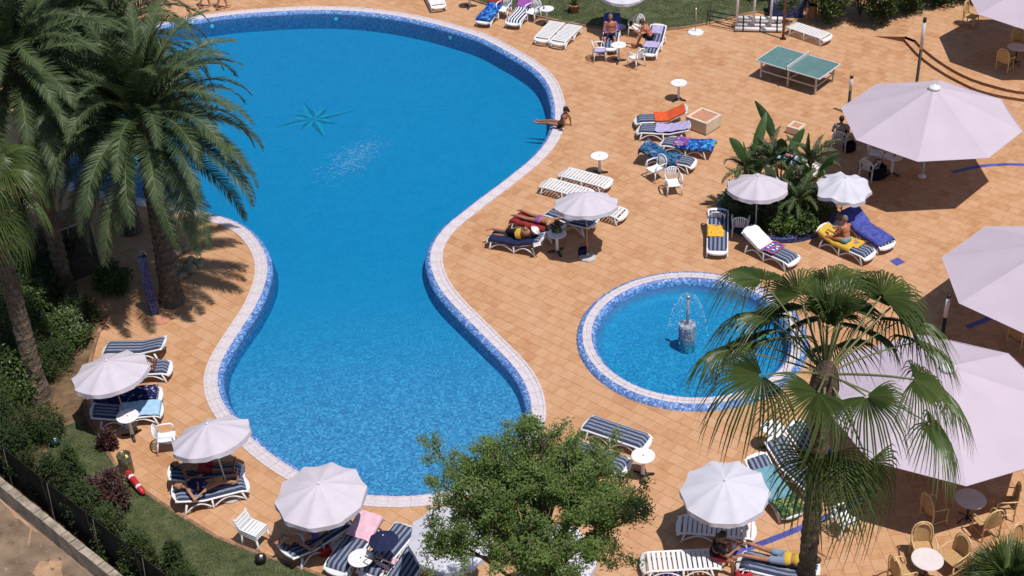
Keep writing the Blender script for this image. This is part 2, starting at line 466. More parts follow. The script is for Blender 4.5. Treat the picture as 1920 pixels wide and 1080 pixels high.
def sheet(name, outer, holes, z, mat, parent=None, kind='structure', zf=None, extra=()):
    v, f = cdt(outer, holes, extra)
    b = MB(); b.add([(p.x, p.y, zf(p.x, p.y) if zf else z) for p in v], f)
    o = b.build(name, mat, parent)
    if kind: o['kind'] = kind
    return o

def ribbon(b, loop, prof, closed=True):
    """profile [(offset, z)] swept along a loop"""
    n = len(loop)
    rings = [[(*q, z) for q in offset(loop, d)] for d, z in prof]
    vv = [p for r in rings for p in r]; ff = []
    for k in range(len(prof) - 1):
        for i in range(n):
            j = (i + 1) % n; ff.append((k * n + i, (k + 1) * n + i, (k + 1) * n + j, k * n + j))
    return b.add(vv, ff)
# ================================================================ SETTING
def pxs(L, h=0.0): return [at(x, y, h).to_2d() for x, y in L]

POOL_PX = [(319, 45), (394, 34), (456, 26.5), (550, 20.6), (612, 19.4), (675, 22.5), (737, 29.7), (800, 42), (847, 54.7), (902, 72),
           (950, 97), (988, 119), (1015, 141), (1030, 163), (1038, 187), (1041.5, 211), (1039, 235), (1032, 255), (1018, 276), (996, 300),
           (960, 329), (937, 347), (900, 374), (867, 400), (835, 426), (812, 458), (806, 486), (812, 516), (826, 544), (853, 576), (888, 611),
           (923, 646.5), (955, 678), (979.5, 710), (992, 738), (998, 773), (988, 815), (958, 857), (905, 895), (845, 921), (788, 930.5),
           (745, 932.5), (691, 930), (645, 921), (595, 903), (544.6, 877), (509, 853), (472, 822), (441, 789), (422, 763), (411, 741), (407, 713),
           (412, 685), (428, 655), (453, 616), (475, 583), (490, 552), (500, 522), (501, 489), (491, 464), (467, 433), (432, 413), (395, 402),
           (342, 388), (247, 370), (150, 352), (108, 322), (84, 270), (86, 205), (118, 140), (180, 92), (250, 62)]
POOL = smooth_closed(pxs(POOL_PX), 0.25)
if area(POOL) < 0: POOL.reverse()
RC, RR = Vector((5.142, 33.027)), 3.33
def circle(c, r, n=72): return [Vector((c[0] + r * math.cos(2 * math.pi * k / n), c[1] + r * math.sin(2 * math.pi * k / n))) for k in range(n)]
BED_C, BED_R = at(1456, 396).to_2d(), 1.95

BOUND = [at(x, y).to_2d() for x, y in [(-260, 455), (-60, 500), (0, 520), (30, 560), (90, 598), (150, 594), (203, 585), (185, 625), (173, 666), (162, 720), (160, 770), (172, 800), (187, 822),
         (206, 857), (225, 881), (274, 925), (325, 960), (366, 984), (406, 1009), (461, 1030), (520, 1052), (593, 1077), (680, 1125), (800, 1230)]]
BOUND = smooth_open(BOUND)
GARDEN = BOUND + [Vector((-4, 14)), Vector((-60, 14)), Vector((-60, 44))]
KERB2 = smooth_open(pxs([(850, -12), (908, 8), (960, 21), (1035, 37.5), (1095, 49), (1160, 57), (1245, 56.5), (1293, 51), (1349, 40.6), (1387, 30), (1420, 23), (1441, 27)]))
LAWN_TOP = KERB2 + [at(1446, -40).to_2d(), Vector((22, 95)), Vector((-4, 95))]
LAWN_LEFT_TOP = smooth_open(pxs([(-120, 75), (0, 72), (60, 62), (100, 40), (118, 10), (110, -40)])) + [Vector((-22, 95)), Vector((-60, 95)), Vector((-60, 50))]
STEP_LO = smooth_open(pxs([(1695.5, 79), (1724, 109), (1760, 135.5), (1804, 160), (1849, 178), (1920, 191), (2010, 199)]))
STEP_HI = smooth_open(pxs([(1715.5, 80), (1733, 98), (1771, 126), (1815.5, 150), (1871, 168), (1920, 177.5), (2010, 184)], 0.12))
RAMP_A, RAMP_B = at(1640, 68).to_2d(), STEP_LO[0]
T1 = STEP_LO + [Vector((44, 44)), Vector((44, 90)), at(1760, -60).to_2d()]
T2 = [STEP_LO[0] + Vector((0.02, 0.05))] + STEP_HI + [Vector((43.9, 44.4)), Vector((43.9, 89.9)), at(1760, -60).to_2d() + Vector((.01, 0))]
RAMP = [RAMP_A, RAMP_B, at(1760, -60).to_2d(), at(1640, -60).to_2d()]
LINE1 = smooth_open(pxs([(1110, 1108), (1180, 1093), (1265, 1073), (1330, 1052), (1420, 1022), (1500, 990), (1560, 965), (1610, 938), (1650, 905)]))
ZONE2 = LINE1 + pxs([(1760, 760), (1815, 612), (1900, 578), (2100, 500), (2300, 1250), (1050, 1250)])

def zdeck(x, y):
    if inside(T2, x, y): return 0.24
    if inside(T1, x, y): return 0.12
    if inside(RAMP, x, y): return zramp(x, y)
    return 0.0
def zramp(x, y):
    if True:
        a = at(1640, -60).to_2d(); d = (Vector((x, y)) - RAMP_A)
        n_ = Vector((-(a - RAMP_A).y, (a - RAMP_A).x)).normalized()
        return 0.24 * min(1, max(0, abs(d.dot(n_)) / abs((RAMP_B - RAMP_A).dot(n_))))

# ground reaching the horizon
big = [Vector((-900, -300)), Vector((900, -300)), Vector((900, 1800)), Vector((-900, 1800))]
sheet('ground', big, [offset(POOL, 0.1), circle(RC, 3.1)], -0.07, 'dirt')
deck_poly = [Vector((-40, 14)), Vector((44, 14)), Vector((44, 90)), Vector((-40, 90))]
deck = sheet('deck', deck_poly, [offset(POOL, 0.1), circle(RC, 3.1), ], -0.011, 'grout')
sheet('raised_terrace', T2, [], 0.228, 'grout')
sheet('step_tread', T1, [T2], 0.108, 'grout')
sheet('ramp', RAMP, [], 0, 'grout', zf=lambda x, y: zramp(x, y) - 0.011)
b = MB()
for line, z0, z1 in ((STEP_LO, -0.011, 0.118), (STEP_HI, 0.108, 0.238)):
    for i in range(len(line) - 1):
        p, q = line[i], line[i + 1]; b.add([(*p, z0), (*q, z0), (*q, z1), (*p, z1)], [(0, 1, 2, 3)])
b.add([(*RAMP_A, -0.01), (*RAMP_B, -0.01), (*RAMP_B, 0.22), (*RAMP_A, 0.0)], [(0, 1, 2, 3)])
b.build('step_riser', 'wood', deck)

# ---- paving tiles -------------------------------------------------
LOOPS = [offset(POOL, 0.2), circle(RC, 3.30), circle(BED_C, BED_R - 0.1), GARDEN, LAWN_TOP, LAWN_LEFT_TOP, T1, T2, ZONE2, RAMP]
cells = {}
for li, lp in enumerate(LOOPS):
    for i in range(len(lp)):
        p, q = lp[i], lp[(i + 1) % len(lp)]
        k = max(1, int((q - p).length / 0.4))
        for s in range(k + 1):
            c = p.lerp(q, s / k)
            if abs(c.x) < 40 and 10 < c.y < 90:
                cells.setdefault((int(math.floor(c.x * 1.25)), int(math.floor(c.y * 1.25))), set()).add((li, i))
def split(poly, p, n_):
    A, B = [], []
    for i in range(len(poly)):
        a, b_ = poly[i], poly[(i + 1) % len(poly)]
        da, db = (a - p).dot(n_), (b_ - p).dot(n_)
        (A if da >= 0 else B).append(a)
        if (da >= 0) != (db >= 0):
            x = a.lerp(b_, da / (da - db)); A.append(x); B.append(x)
    return [q for q in (A, B) if len(q) >= 3 and abs(area(q)) > 0.0015]
DROP = LOOPS[:6]
tiles = []
S = 0.36
rt = random.Random(3)
def lay(angle, zone2):
    ca, sa = math.cos(angle), math.sin(angle)
    for i in range(-130, 260):
        offs = (i % 2) * 0.5 * S + rt.uniform(-.03, .03)
        for j in range(-220, 220):
            u, v = i * S, j * S + offs
            cx_, cy_ = u * ca - v * sa, u * sa + v * ca + 30
            if not (-34 < cx_ < 36 and 15 < cy_ < 76): continue
            X, Y = to_px((cx_, cy_, 0))
            if not (-160 < X < 2330 and -90 < Y < 1330): continue
            h = S / 2 - 0.0035
            quad = [Vector((cx_ + (a * ca - c * sa) * h, cy_ + (a * sa + c * ca) * h)) for a, c in ((-1, -1), (1, -1), (1, 1), (-1, 1))]
            near = {}
            kx, ky = int(math.floor(cx_ * 1.25)), int(math.floor(cy_ * 1.25))
            for a in (-1, 0, 1):
                for c in (-1, 0, 1):
                    for li, si in cells.get((kx + a, ky + c), ()):
                        p, q = LOOPS[li][si], LOOPS[li][(si + 1) % len(LOOPS[li])]
                        d = q - p; t = max(0, min(1, (Vector((cx_, cy_)) - p).dot(d) / max(1e-9, d.length_squared)))
                        ds = (p + d * t - Vector((cx_, cy_))).length
                        if ds < 0.3 and (li not in near or ds < near[li][0]): near[li] = (ds, p, Vector((-d.y, d.x)).normalized())
            polys = [quad]
            for ds, p, n_ in near.values():
                polys = [r for q in polys for r in split(q, p, n_)]
            for q in polys:
                c = sum(q, Vector((0, 0))) / len(q)
                if inside(ZONE2, c.x, c.y) != zone2: continue
                if any(inside(L, c.x, c.y) for L in DROP): continue
                tiles.append((q, c, len(polys) == 1 and not near, (X, Y), angle, rt.random()))
lay(R(48), False)
lay(R(4), True)
def tile_shape(bm, q, c, z, tone, h0=-0.011):
    n_ = len(q)
    zs = z if callable(z) else (lambda x, y: z)
    k = 0.965
    top = [((p.x - c.x) * k + c.x, (p.y - c.y) * k + c.y) for p in q]
    tl = (tone - .5) * 0.006
    vv = [(p.x, p.y, zs(p.x, p.y) + h0) for p in q] + [(p.x, p.y, zs(p.x, p.y) - 0.003) for p in q] + [(x, y, zs(x, y) + tl * .4) for x, y in top]
    ff = [tuple(range(2 * n_, 3 * n_))]
    for i in range(n_):
        j = (i + 1) % n_; ff += [(i, j, n_ + j, n_ + i), (n_ + i, n_ + j, 2 * n_ + j, 2 * n_ + i)]
    bm.add(vv, ff, tone)
cand = sorted([t for t in tiles if t[2] and 0 < t[3][0] < 1920 and t[3][1] < 1076 and zdeck(t[1].x, t[1].y) == 0], key=lambda t: (t[1].x ** 2 + t[1].y ** 2))[:300]
single = set(id(t) for t in cand)
variants = {}
for t in cand:
    q, c, _, _, ang, tone = t
    key = (round(ang, 2), int(tone * 8))
    if key not in variants:
        bm = MB(); tile_shape(bm, [p - c for p in q], Vector((0, 0)), 0.0, (int(tone * 8) + .5) / 8)
        variants[key] = bm.mesh('paving_tile', 'tile')
    link('paving_tile', variants[key], deck, (c.x, c.y, 0))
bm = MB()
for t in tiles:
    if id(t) in single: continue
    z = zdeck(t[1].x, t[1].y)
    tile_shape(bm, t[0], t[1], zramp if inside(RAMP, t[1].x, t[1].y) and not inside(T1, t[1].x, t[1].y) else z, t[5])
tag(bm.build('paving_tiles', 'tile', deck), kind='stuff')

# ---- blue tile lines let into the deck ----------------------------
def tile_line(line, w, parent):
    acc = 0
    L = smooth_open(line, 0.34)
    me_cache = None
    for i in range(len(L) - 1):
        p, q = L[i], L[i + 1]; d = q - p; n_ = Vector((-d.y, d.x)).normalized() * w / 2
        c = (p + q) / 2; e = d * 0.49
        bm = MB(); tile_shape(bm, [-e - n_, e - n_, e + n_, -e + n_], Vector((0, 0)), 0.0, 0.5, -0.006)
        link('blue_tile', bm.mesh('blue_tile', 'blue_tile'), parent, (c.x, c.y, 0.008 + zdeck(c.x, c.y)))
tile_line(LINE1[::4], 0.17, deck)
tile_line(pxs([(1786, 323), (1830, 313), (1870, 309), (1920, 309), (1990, 318)]), 0.17, deck)
tile_line(pxs([(1812, 614), (1860, 595), (1900, 578), (1960, 556)]), 0.17, deck)
q = [p - at(1682, 491).to_2d() for p in pxs([(1668, 489), (1684, 483), (1697, 492), (1681, 499)])]
bm = MB(); tile_shape(bm, q, Vector((0, 0)), 0.0, 0.5, -0.006); link('blue_tile', bm.mesh('blue_tile', 'blue_tile'), deck, (*at(1682, 491).to_2d(), 0.008))

# ---- main pool ------------------------------------------------------
def depth(x, y):
    t = min(1, max(0, (y - 29.5) / 13.0)); t = t * t * (3 - 2 * t)
    return 0.36 + 0.38 * t
WALL = offset(POOL, -0.17)
b = MB()
n = len(POOL)
ribbon(b, POOL, [(0.06, 0.0), (0.0, 0.012), (-0.04, 0.004), (-0.13, -0.04), (-0.17, -0.10)])
basin = b.build('pool_basin', 'mosaic', None, True); basin['kind'] = 'structure'
b = MB()
WALL2 = offset(POOL, -0.27)
vv = [(p.x, p.y, -0.10) for p in WALL] + [(p.x, p.y, -depth(p.x, p.y)) for p in WALL2]
b.add(vv, [(i, (i + 1) % n, n + (i + 1) % n, n + i) for i in range(n)])
b.build('pool_wall', 'mosaic_wall_shade', basin)
xs = [p.x for p in POOL]; ys = [p.y for p in POOL]
extra = [(x * 0.9, y * 0.9) for x in range(int(min(xs) / .9), int(max(xs) / .9) + 1) for y in range(int(min(ys) / .9), int(max(ys) / .9) + 1) if inside(offset(POOL, -0.9), x * .9, y * .9)]
v, f = cdt(WALL2, [], extra)
b = MB(); b.add([(p.x, p.y, -depth(p.x, p.y)) for p in v], f); b.build('pool_floor', 'mosaic_floor', basin, True)
def water_body(name, loop, z, zb):
    b = MB(); n_ = len(loop); v, f = cdt(loop, [])
    o1 = len(v); b.add([(p.x, p.y, z) for p in v], f); b.add([(p.x, p.y, zb) for p in v], [tuple(reversed(t)) for t in f])
    me0 = b.mesh(name, 'water')
    import bmesh
    bmm = bmesh.new(); bmm.from_mesh(me0)
    bmm.verts.ensure_lookup_table()
    low = {(round(q.co.x, 4), round(q.co.y, 4)): q for q in bmm.verts if q.co.z < (z + zb) / 2}
    be = [e for e in bmm.edges if e.is_boundary and e.verts[0].co.z > (z + zb) / 2]
    for e in be:
        a, c = e.verts; bmm.faces.new((a, c, low[(round(c.co.x, 4), round(c.co.y, 4))], low[(round(a.co.x, 4), round(a.co.y, 4))]))
    bmesh.ops.recalc_face_normals(bmm, faces=bmm.faces)
    bmm.to_mesh(me0); bmm.free()
    return tag(link(name, me0), kind='structure')
water_body('pool_water', offset(POOL, -0.05), -0.015, -2.4)
# coping of grating lengths
coping = tag(link('pool_coping', None), kind='structure')
NS = 150
loops = {d: smooth_closed(offset(POOL, d), 0.25) for d in (0,)}
fine = []
per = [0]
for i in range(n): per.append(per[-1] + (POOL[(i + 1) % n] - POOL[i]).length)
def along(s):
    s %= per[-1]
    lo, hi = 0, n
    while hi - lo > 1:
        mid = (lo + hi) // 2
        if per[mid] <= s: lo = mid
        else: hi = mid
    t = (s - per[lo]) / (per[lo + 1] - per[lo])
    p = POOL[lo].lerp(POOL[(lo + 1) % n], t)
    ta = (POOL[(lo + 1) % n] - POOL[lo - 1]).normalized().lerp((POOL[(lo + 2) % n] - POOL[lo]).normalized(), t).normalized()
    return p, Vector((ta.y, -ta.x))
CPROF = [(0.0, 0.0), (0.0, 0.028), (0.035, 0.032), (0.045, 0.014), (0.155, 0.020), (0.165, 0.008), (0.185, 0.008), (0.195, 0.020), (0.30, 0.020), (0.31, 0.008), (0.325, 0.008), (0.335, 0.032), (0.395, 0.030), (0.40, -0.011)]
for k in range(NS):
    s0, s1 = per[-1] * k / NS + 0.004, per[-1] * (k + 1) / NS - 0.004
    b = MB(); vv = []; ff = []
    c0 = along((s0 + s1) / 2)[0]
    for i in range(4):
        p, nn = along(s0 + (s1 - s0) * i / 3)
        for d, z in CPROF: vv.append((p.x + nn.x * d - c0.x, p.y + nn.y * d - c0.y, z))
    w = len(CPROF)
    for i in range(3):
        for j in range(w - 1): ff.append((i * w + j, i * w + j + 1, (i + 1) * w + j + 1, (i + 1) * w + j))
    b.add(vv, ff); o = b.build('grating_length', 'coping', coping); o.location = (*c0, 0)
# underwater lights and the star in the mosaic
for px, py in ((393, 45), (629, 30), (849, 64), (872, 626)):
    g = at(px, py, -0.2); i = min(range(n), key=lambda j: (WALL[j] - g.to_2d()).length)
    w_ = WALL[i].lerp(WALL2[i], .3); nn = (WALL2[i] - WALL[i]).normalized(); b = MB()
    b.lathe([(0.06, 0.0), (0.08, 0.0), (0.085, 0.01), (0.075, 0.016), (0.06, 0.012)], 20)
    o = b.build('pool_light', 'white', basin, True); o.location = (w_.x, w_.y, -0.30)
    o.rotation_euler = Vector((nn.x, nn.y, 0.12)).to_track_quat('Z', 'Y').to_euler()
    b = MB(); b.lathe([(0.0, 0.002), (0.06, 0.002), (0.06, 0.006), (0.0, 0.008)], 20); o2 = b.build('lens', 'mosaic_dark', o, True)
sc_ = at(588, 224, -0.74)
star = tag(link('mosaic_star', None, None, (sc_.x, sc_.y, -depth(sc_.x, sc_.y) + 0.006), (0, 0, R(20))), 'eight pointed star of dark and pale mosaic on the deep pool floor', 'mosaic star')
for k in range(8):
    L = 1.75 if k % 2 == 0 else 1.1; a = math.pi * k / 4; w = 0.5
    tip = Vector((math.cos(a) * L, math.sin(a) * L)); l_ = Vector((math.cos(a + R(22.5)) * w, math.sin(a + R(22.5)) * w)); r_ = Vector((math.cos(a - R(22.5)) * w, math.sin(a - R(22.5)) * w))
    z0 = 0.001 * k
    for mat, sd in (('star_light', l_), ('star_dark', r_)):
        b = MB(); b.add([(0, 0, z0), (*tip, z0), (*sd, z0), (0, 0, z0 - .005), (*tip, z0 - .005), (*sd, z0 - .005)], [(0, 1, 2), (0, 3, 4, 1), (1, 4, 5, 2), (2, 5, 3, 0)])
        b.build('star_point', mat, star)

# ---- round splash pool ---------------------------------------------
C72 = circle((0, 0), 1.0, 96)
def ring(b, prof):
    return b.lathe(prof, 96, (RC.x, RC.y, 0), cap=False)
b = MB(); ring(b, [(3.36, -0.02), (3.34, 0.03), (3.27, 0.105), (3.17, 0.125)])
rb = b.build('round_pool_basin', 'mosaic', None, True); rb['kind'] = 'structure'
b = MB(); ring(b, [(2.91, 0.12), (2.88, 0.125), (2.83, 0.08), (2.77, 0.0), (2.75, -0.06)]); b.build('mosaic_slope', 'mosaic', rb, True)
b = MB(); ring(b, [(2.75, -0.06), (2.72, -0.36), (2.4, -0.40), (0.2, -0.40), (0.0, -0.40)]); b.build('pool_floor', 'mosaic_floor', rb, True)
for k in range(48):
    b = MB(); a0, a1 = 2 * math.pi * k / 48 + 0.0012, 2 * math.pi * (k + 1) / 48 - 0.0012; vv, ff = [], []
    pr = [(3.17, 0.11), (3.17, 0.137), (3.14, 0.14), (3.13, 0.125), (3.05, 0.13), (3.045, 0.115), (3.03, 0.115), (3.025, 0.13), (2.96, 0.13), (2.95, 0.14), (2.91, 0.138), (2.91, 0.11)]
    for i in range(4):
        a = a0 + (a1 - a0) * i / 3
        for r_, z in pr: vv.append((r_ * math.cos(a), r_ * math.sin(a), z))
    w = len(pr)
    for i in range(3):
        for j in range(w - 1): ff.append((i * w + j, i * w + j + 1, (i + 1) * w + j + 1, (i + 1) * w + j))
    b.add(vv, ff); o = b.build('grating_length', 'coping', rb); o.location = (RC.x, RC.y, 0)
water_body('round_pool_water', circle(RC, 2.83, 96), 0.075, -0.6)
fc = at(1288, 634, 0.0)
fo = thing('fountain', 'mosaic fountain column with a grey pipe in the round pool', 'fountain', (fc.x, fc.y, -0.40))
b = MB(); b.lathe([(0.25, 0), (0.25, 0.86), (0.235, 0.9), (0.06, 0.9)], 32); b.build('column', 'mosaic_grey', fo)
b = MB(); b.tube([(0, 0, .88), (0, 0, 1.86)], 0.045, 10); b.lathe([(0.06, 1.84), (0.062, 1.9), (0.03, 1.92)], 12); b.build('pipe', 'metal', fo, True)
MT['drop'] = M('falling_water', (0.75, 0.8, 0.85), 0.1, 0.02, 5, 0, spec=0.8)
b = MB(); rr = random.Random(5)
for k in range(420):
    a = rr.uniform(0, 2 * math.pi); t = rr.uniform(0.15, 1) ** 0.7; r_ = 0.62 * t; z = 1.9 + 0.05 - 1.45 * t ** 2.6 + rr.uniform(-.03, .03)
    if rr.random() < .3: r_ = 0.3 * rr.random(); z = 0.92 + rr.random() * 0.02
    s = rr.uniform(.004, .012)
    c = (r_ * math.cos(a), r_ * math.sin(a), z)
    b.add([(c[0] + s, c[1], c[2]), (c[0] - s, c[1], c[2]), (c[0], c[1] + s, c[2]), (c[0], c[1] - s, c[2]), (c[0], c[1], c[2] + s * 2.5), (c[0], c[1], c[2] - s * 1.5)],
          [(0, 2, 4), (2, 1, 4), (1, 3, 4), (3, 0, 4), (2, 0, 5), (1, 2, 5), (3, 1, 5), (0, 3, 5)])
tag(b.build('water_drops', 'drop', fo), kind='stuff')

# ---- garden, lawns, kerbs, boundary wall ---------------------------
def bumpy(z, s=0.03):
    return lambda x, y: z + s * noise.noise(Vector((x * 1.1, y * 1.1, 3.1)))
def grid_pts(poly, st):
    xs = [p[0] for p in poly]; ys = [p[1] for p in poly]; r_ = []
    x = max(min(xs), -32)
    while x < min(max(xs), 32):
        y = max(min(ys), 15)
        while y < min(max(ys), 72):
            if inside(poly, x, y): r_.append((x + random.uniform(-.1, .1), y + random.uniform(-.1, .1)))
            y += st
        x += st
    return r_
WALL_A, WALL_B = at(0, 925, 0.0).to_2d(), at(206, 1094, 0.0).to_2d()
wd = (WALL_B - WALL_A).normalized(); wn_ = Vector((-wd.y, wd.x))
W0, W1 = WALL_A - wd * 26, WALL_B + wd * 12
GARD2 = BOUND + [W1 + wn_ * .05, W0 + wn_ * .05]
soil = sheet('garden_soil', GARD2, [], 0, 'soil', zf=bumpy(0.015, 0.02), extra=grid_pts(GARD2, 0.6))
LAWN_BL = [p for p in BOUND if p.y < at(172, 800).y]
LAWN_BL = LAWN_BL + pxs([(420, 1160), (330, 1090), (265, 1030), (190, 950), (120, 890), (88, 850), (100, 812), (140, 795)])
sheet('lawn', LAWN_BL, [], 0, 'lawn', zf=bumpy(0.05, 0.02), extra=grid_pts(LAWN_BL, 0.5))
sheet('lawn', LAWN_TOP, [], 0, 'lawn', zf=bumpy(0.04, 0.03), extra=grid_pts(LAWN_TOP, 0.7))
sheet('lawn', LAWN_LEFT_TOP, [], 0, 'lawn', zf=bumpy(0.04, 0.03), extra=grid_pts(LAWN_LEFT_TOP, 0.9))
def kerb(line, side):
    for i in range(0, len(line) - 1, 2):
        p, q = line[i], line[min(i + 2, len(line) - 1)]; d = q - p
        if d.length < .05: continue
        X, Y = to_px((p.x, p.y, 0))
        if not (-80 < X < 2000 and -60 < Y < 1160): continue
        b = MB(); b.box((0, 0, 0.02), (d.length - 0.008, 0.10, 0.10), 0, 0, 0.012)
        o = b.build('kerb_brick', 'kerb', KB); c = (p + q) / 2; o.location = (c.x, c.y, 0.0); o.rotation_euler = (0, 0, math.atan2(d.y, d.x))
KB = tag(link('kerb', None), kind='structure')
kerb(BOUND, 1); kerb(KERB2, 1)

def blades(name, poly, dens, hmin, hmax, seed, limits=None):
    rr = random.Random(seed); b = MB()
    xs = [p[0] for p in poly]; ys = [p[1] for p in poly]
    x0, x1, y0, y1 = max(min(xs), -26), min(max(xs), 26), max(min(ys), 17), min(max(ys), 68)
    for k in range(int((x1 - x0) * (y1 - y0) * dens)):
        x, y = rr.uniform(x0, x1), rr.uniform(y0, y1)
        X, Y = to_px((x, y, 0))
        if not (-30 < X < 1950 and -30 < Y < 1110) or not inside(poly, x, y): continue
        dn = noise.noise(Vector((x * .8, y * .8, 9)))
        if dn < -0.35 and rr.random() < 0.75: continue
        a = rr.uniform(0, 6.28); h = rr.uniform(hmin, hmax); w = 0.012; l_ = rr.uniform(0.0, 0.06)
        dx, dy = math.cos(a), math.sin(a)
        b.add([(x - dy * w, y + dx * w, 0.02), (x + dy * w, y - dx * w, 0.02), (x + dx * l_, y + dy * l_, 0.04 + h)], [(0, 1, 2)], min(1, max(0, rr.random() * .6 + dn * .6 + .25)))
    return tag(b.build(name, 'grass'), name.replace('_', ' '), 'grass', None, 'stuff')
tag(blades('grass', LAWN_BL, 1500, 0.03, 0.08, 1), 'short green grass of the lawn between paving and hedge', 'grass')
tag(blades('grass', LAWN_TOP, 700, 0.03, 0.08, 2), 'sunlit green grass of the lawn behind the pool deck', 'grass')

MT['capstone'] = M('stained_cap', (0.29, 0.24, 0.19), .95, .5, 3, .5, 20)
# boundary wall of concrete blocks
wl = (W1 - W0).length
bw = thing('boundary_wall', 'weathered low concrete block wall between garden and bare dirt', 'wall', (*W0, 0), math.atan2(wd.y, wd.x))
x = 0; k = 0
rr = random.Random(4)
while x < wl:
    c = W0 + wd * (x + .3); X, Y = to_px((c.x, c.y, 0))
    if -120 < X < 400 and Y < 1200:
        for r_ in range(3):
            b = MB(); hh = 0.2
            b.box((x + 0.2 + (0.2 if r_ % 2 else 0), 0, -0.07 + hh * r_ + hh / 2), (0.392, 0.2, hh - 0.008), rr.uniform(-.012, .012), 0, 0.012)
            b.build('block', 'oldwall', bw)
        b = MB(); b.box((x + .2, 0, 0.56), (0.385 + rr.uniform(-.03, 0), 0.215, 0.05 + rr.uniform(-.015, .015)), rr.uniform(-.04, .04), 0, 0.01); b.build('cap_stone', 'capstone', bw)
    x += 0.4
# screened fence on the garden side of the wall
MT['screen'] = M('dark_fence_screen', (0.012, 0.015, 0.013), 0.9, 0.4, 3, 0.4, 40, 0.02, spec=0.1)
wf = thing('screened_fence', 'fence of dark screening cloth on thin posts behind the concrete wall', 'fence', (*(W0 + wn_ * 0.35), 0), math.atan2(wd.y, wd.x))
for k in range(16):
    x = 10 + k * 2.0
    b = MB(); b.tube([(x, 0, -.05), (x, 0, 1.55)], 0.022, 8); b.build('post', 'black', wf)
    b = MB(); b.tube([(x + .12, -.03, .05), (x + .34, -.03, 1.5)], 0.009, 6); b.build('brace', 'metal', wf)
    b = MB(); ph = rr.uniform(0, 9)
    b.grid(lambda u, v: (x + .02 + 1.96 * u, 0.035 + .03 * noise.noise(Vector((u * 3, v * 2, ph))), .02 + (1.44 + .03 * math.sin(math.pi * u) * -1) * v), 12, 8); b.build('screen_panel', 'screen', wf, True)
b = MB(); b.tube([(10, 0.0, 1.5), (40, 0.0, 1.5)], 0.008, 5); b.build('wire', 'black', wf)
LOT = [W0 - wn_ * .05, W0 - wn_ * 14 - wd * 4, W1 - wn_ * 14, W1 - wn_ * .05]
sheet('bare_lot', LOT, [], 0, 'dirt', zf=bumpy(0.0, 0.05), extra=grid_pts(LOT, 0.5))
# gravel and weeds on the bare lot
b = MB(); w_ = MB(); rp = random.Random(21)
for k in range(5200):
    x, y = rp.uniform(-20, -7), rp.uniform(19, 31); q = Vector((x, y)) - W0
    if q.dot(wn_) > -.25: continue
    X, Y = to_px((x, y, 0))
    if not (-40 < X < 300 and 800 < Y < 1120): continue
    s = rp.uniform(.012, .035) * (2.2 if rp.random() < .03 else 1); tn = rp.random()
    if rp.random() < .85:
        b.add([(x - s, y, -.02), (x, y - s, -.02), (x + s, y, -.02), (x, y + s, -.02), (x + s * .2, y, s * .9)], [(0, 1, 4), (1, 2, 4), (2, 3, 4), (3, 0, 4)], tn)
    elif noise.noise(Vector((x * .7, y * .7, 4))) > .05:
        for i in range(6):
            a = rp.uniform(0, 6.28); w_.add([(x, y, -.02), (x + .02, y + .01, -.02), (x + .08 * math.cos(a), y + .08 * math.sin(a), rp.uniform(.03, .1))], [(0, 1, 2)], tn)
MT['gravel'] = M('lot_gravel', (.30, .22, .16), 1, .5, 30, .3, rnd=0, c2=(.55, .46, .38))
tag(b.build('gravel', 'gravel'), 'loose gravel scattered over the bare dirt lot', 'gravel', None, 'stuff')
tag(w_.build('weeds', 'grass'), 'sparse weeds on the bare dirt lot', 'weeds', None, 'stuff')
# patch of small pale flecks on the water below the star
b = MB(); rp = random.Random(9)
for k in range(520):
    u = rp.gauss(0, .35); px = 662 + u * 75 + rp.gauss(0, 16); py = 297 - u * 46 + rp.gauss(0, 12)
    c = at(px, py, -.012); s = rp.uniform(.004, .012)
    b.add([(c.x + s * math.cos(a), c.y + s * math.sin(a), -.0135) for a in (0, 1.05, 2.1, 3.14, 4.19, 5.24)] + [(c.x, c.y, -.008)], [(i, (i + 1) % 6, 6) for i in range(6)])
tag(b.build('flecks', 'drop', None, True), 'pale patch of small flecks on the water below the star', 'flecks', None, 'stuff')
# ================================================================ FURNITURE
# ---- sun loungers: local x runs from the foot end to the head end -------
def zprof(x, back):
    z = 0.335
    if x < -0.72: z -= 0.10 * ((-0.72 - x) / 0.22) ** 2
    if x > 0.22:
        t = x - 0.22; z += math.tan(back) * t * min(1, t / 0.12 + 0.35) * (1 if back > 0 else 0)
    if back == 0 and x > 0.75: z -= 0.08 * ((x - 0.75) / 0.2) ** 2
    return z

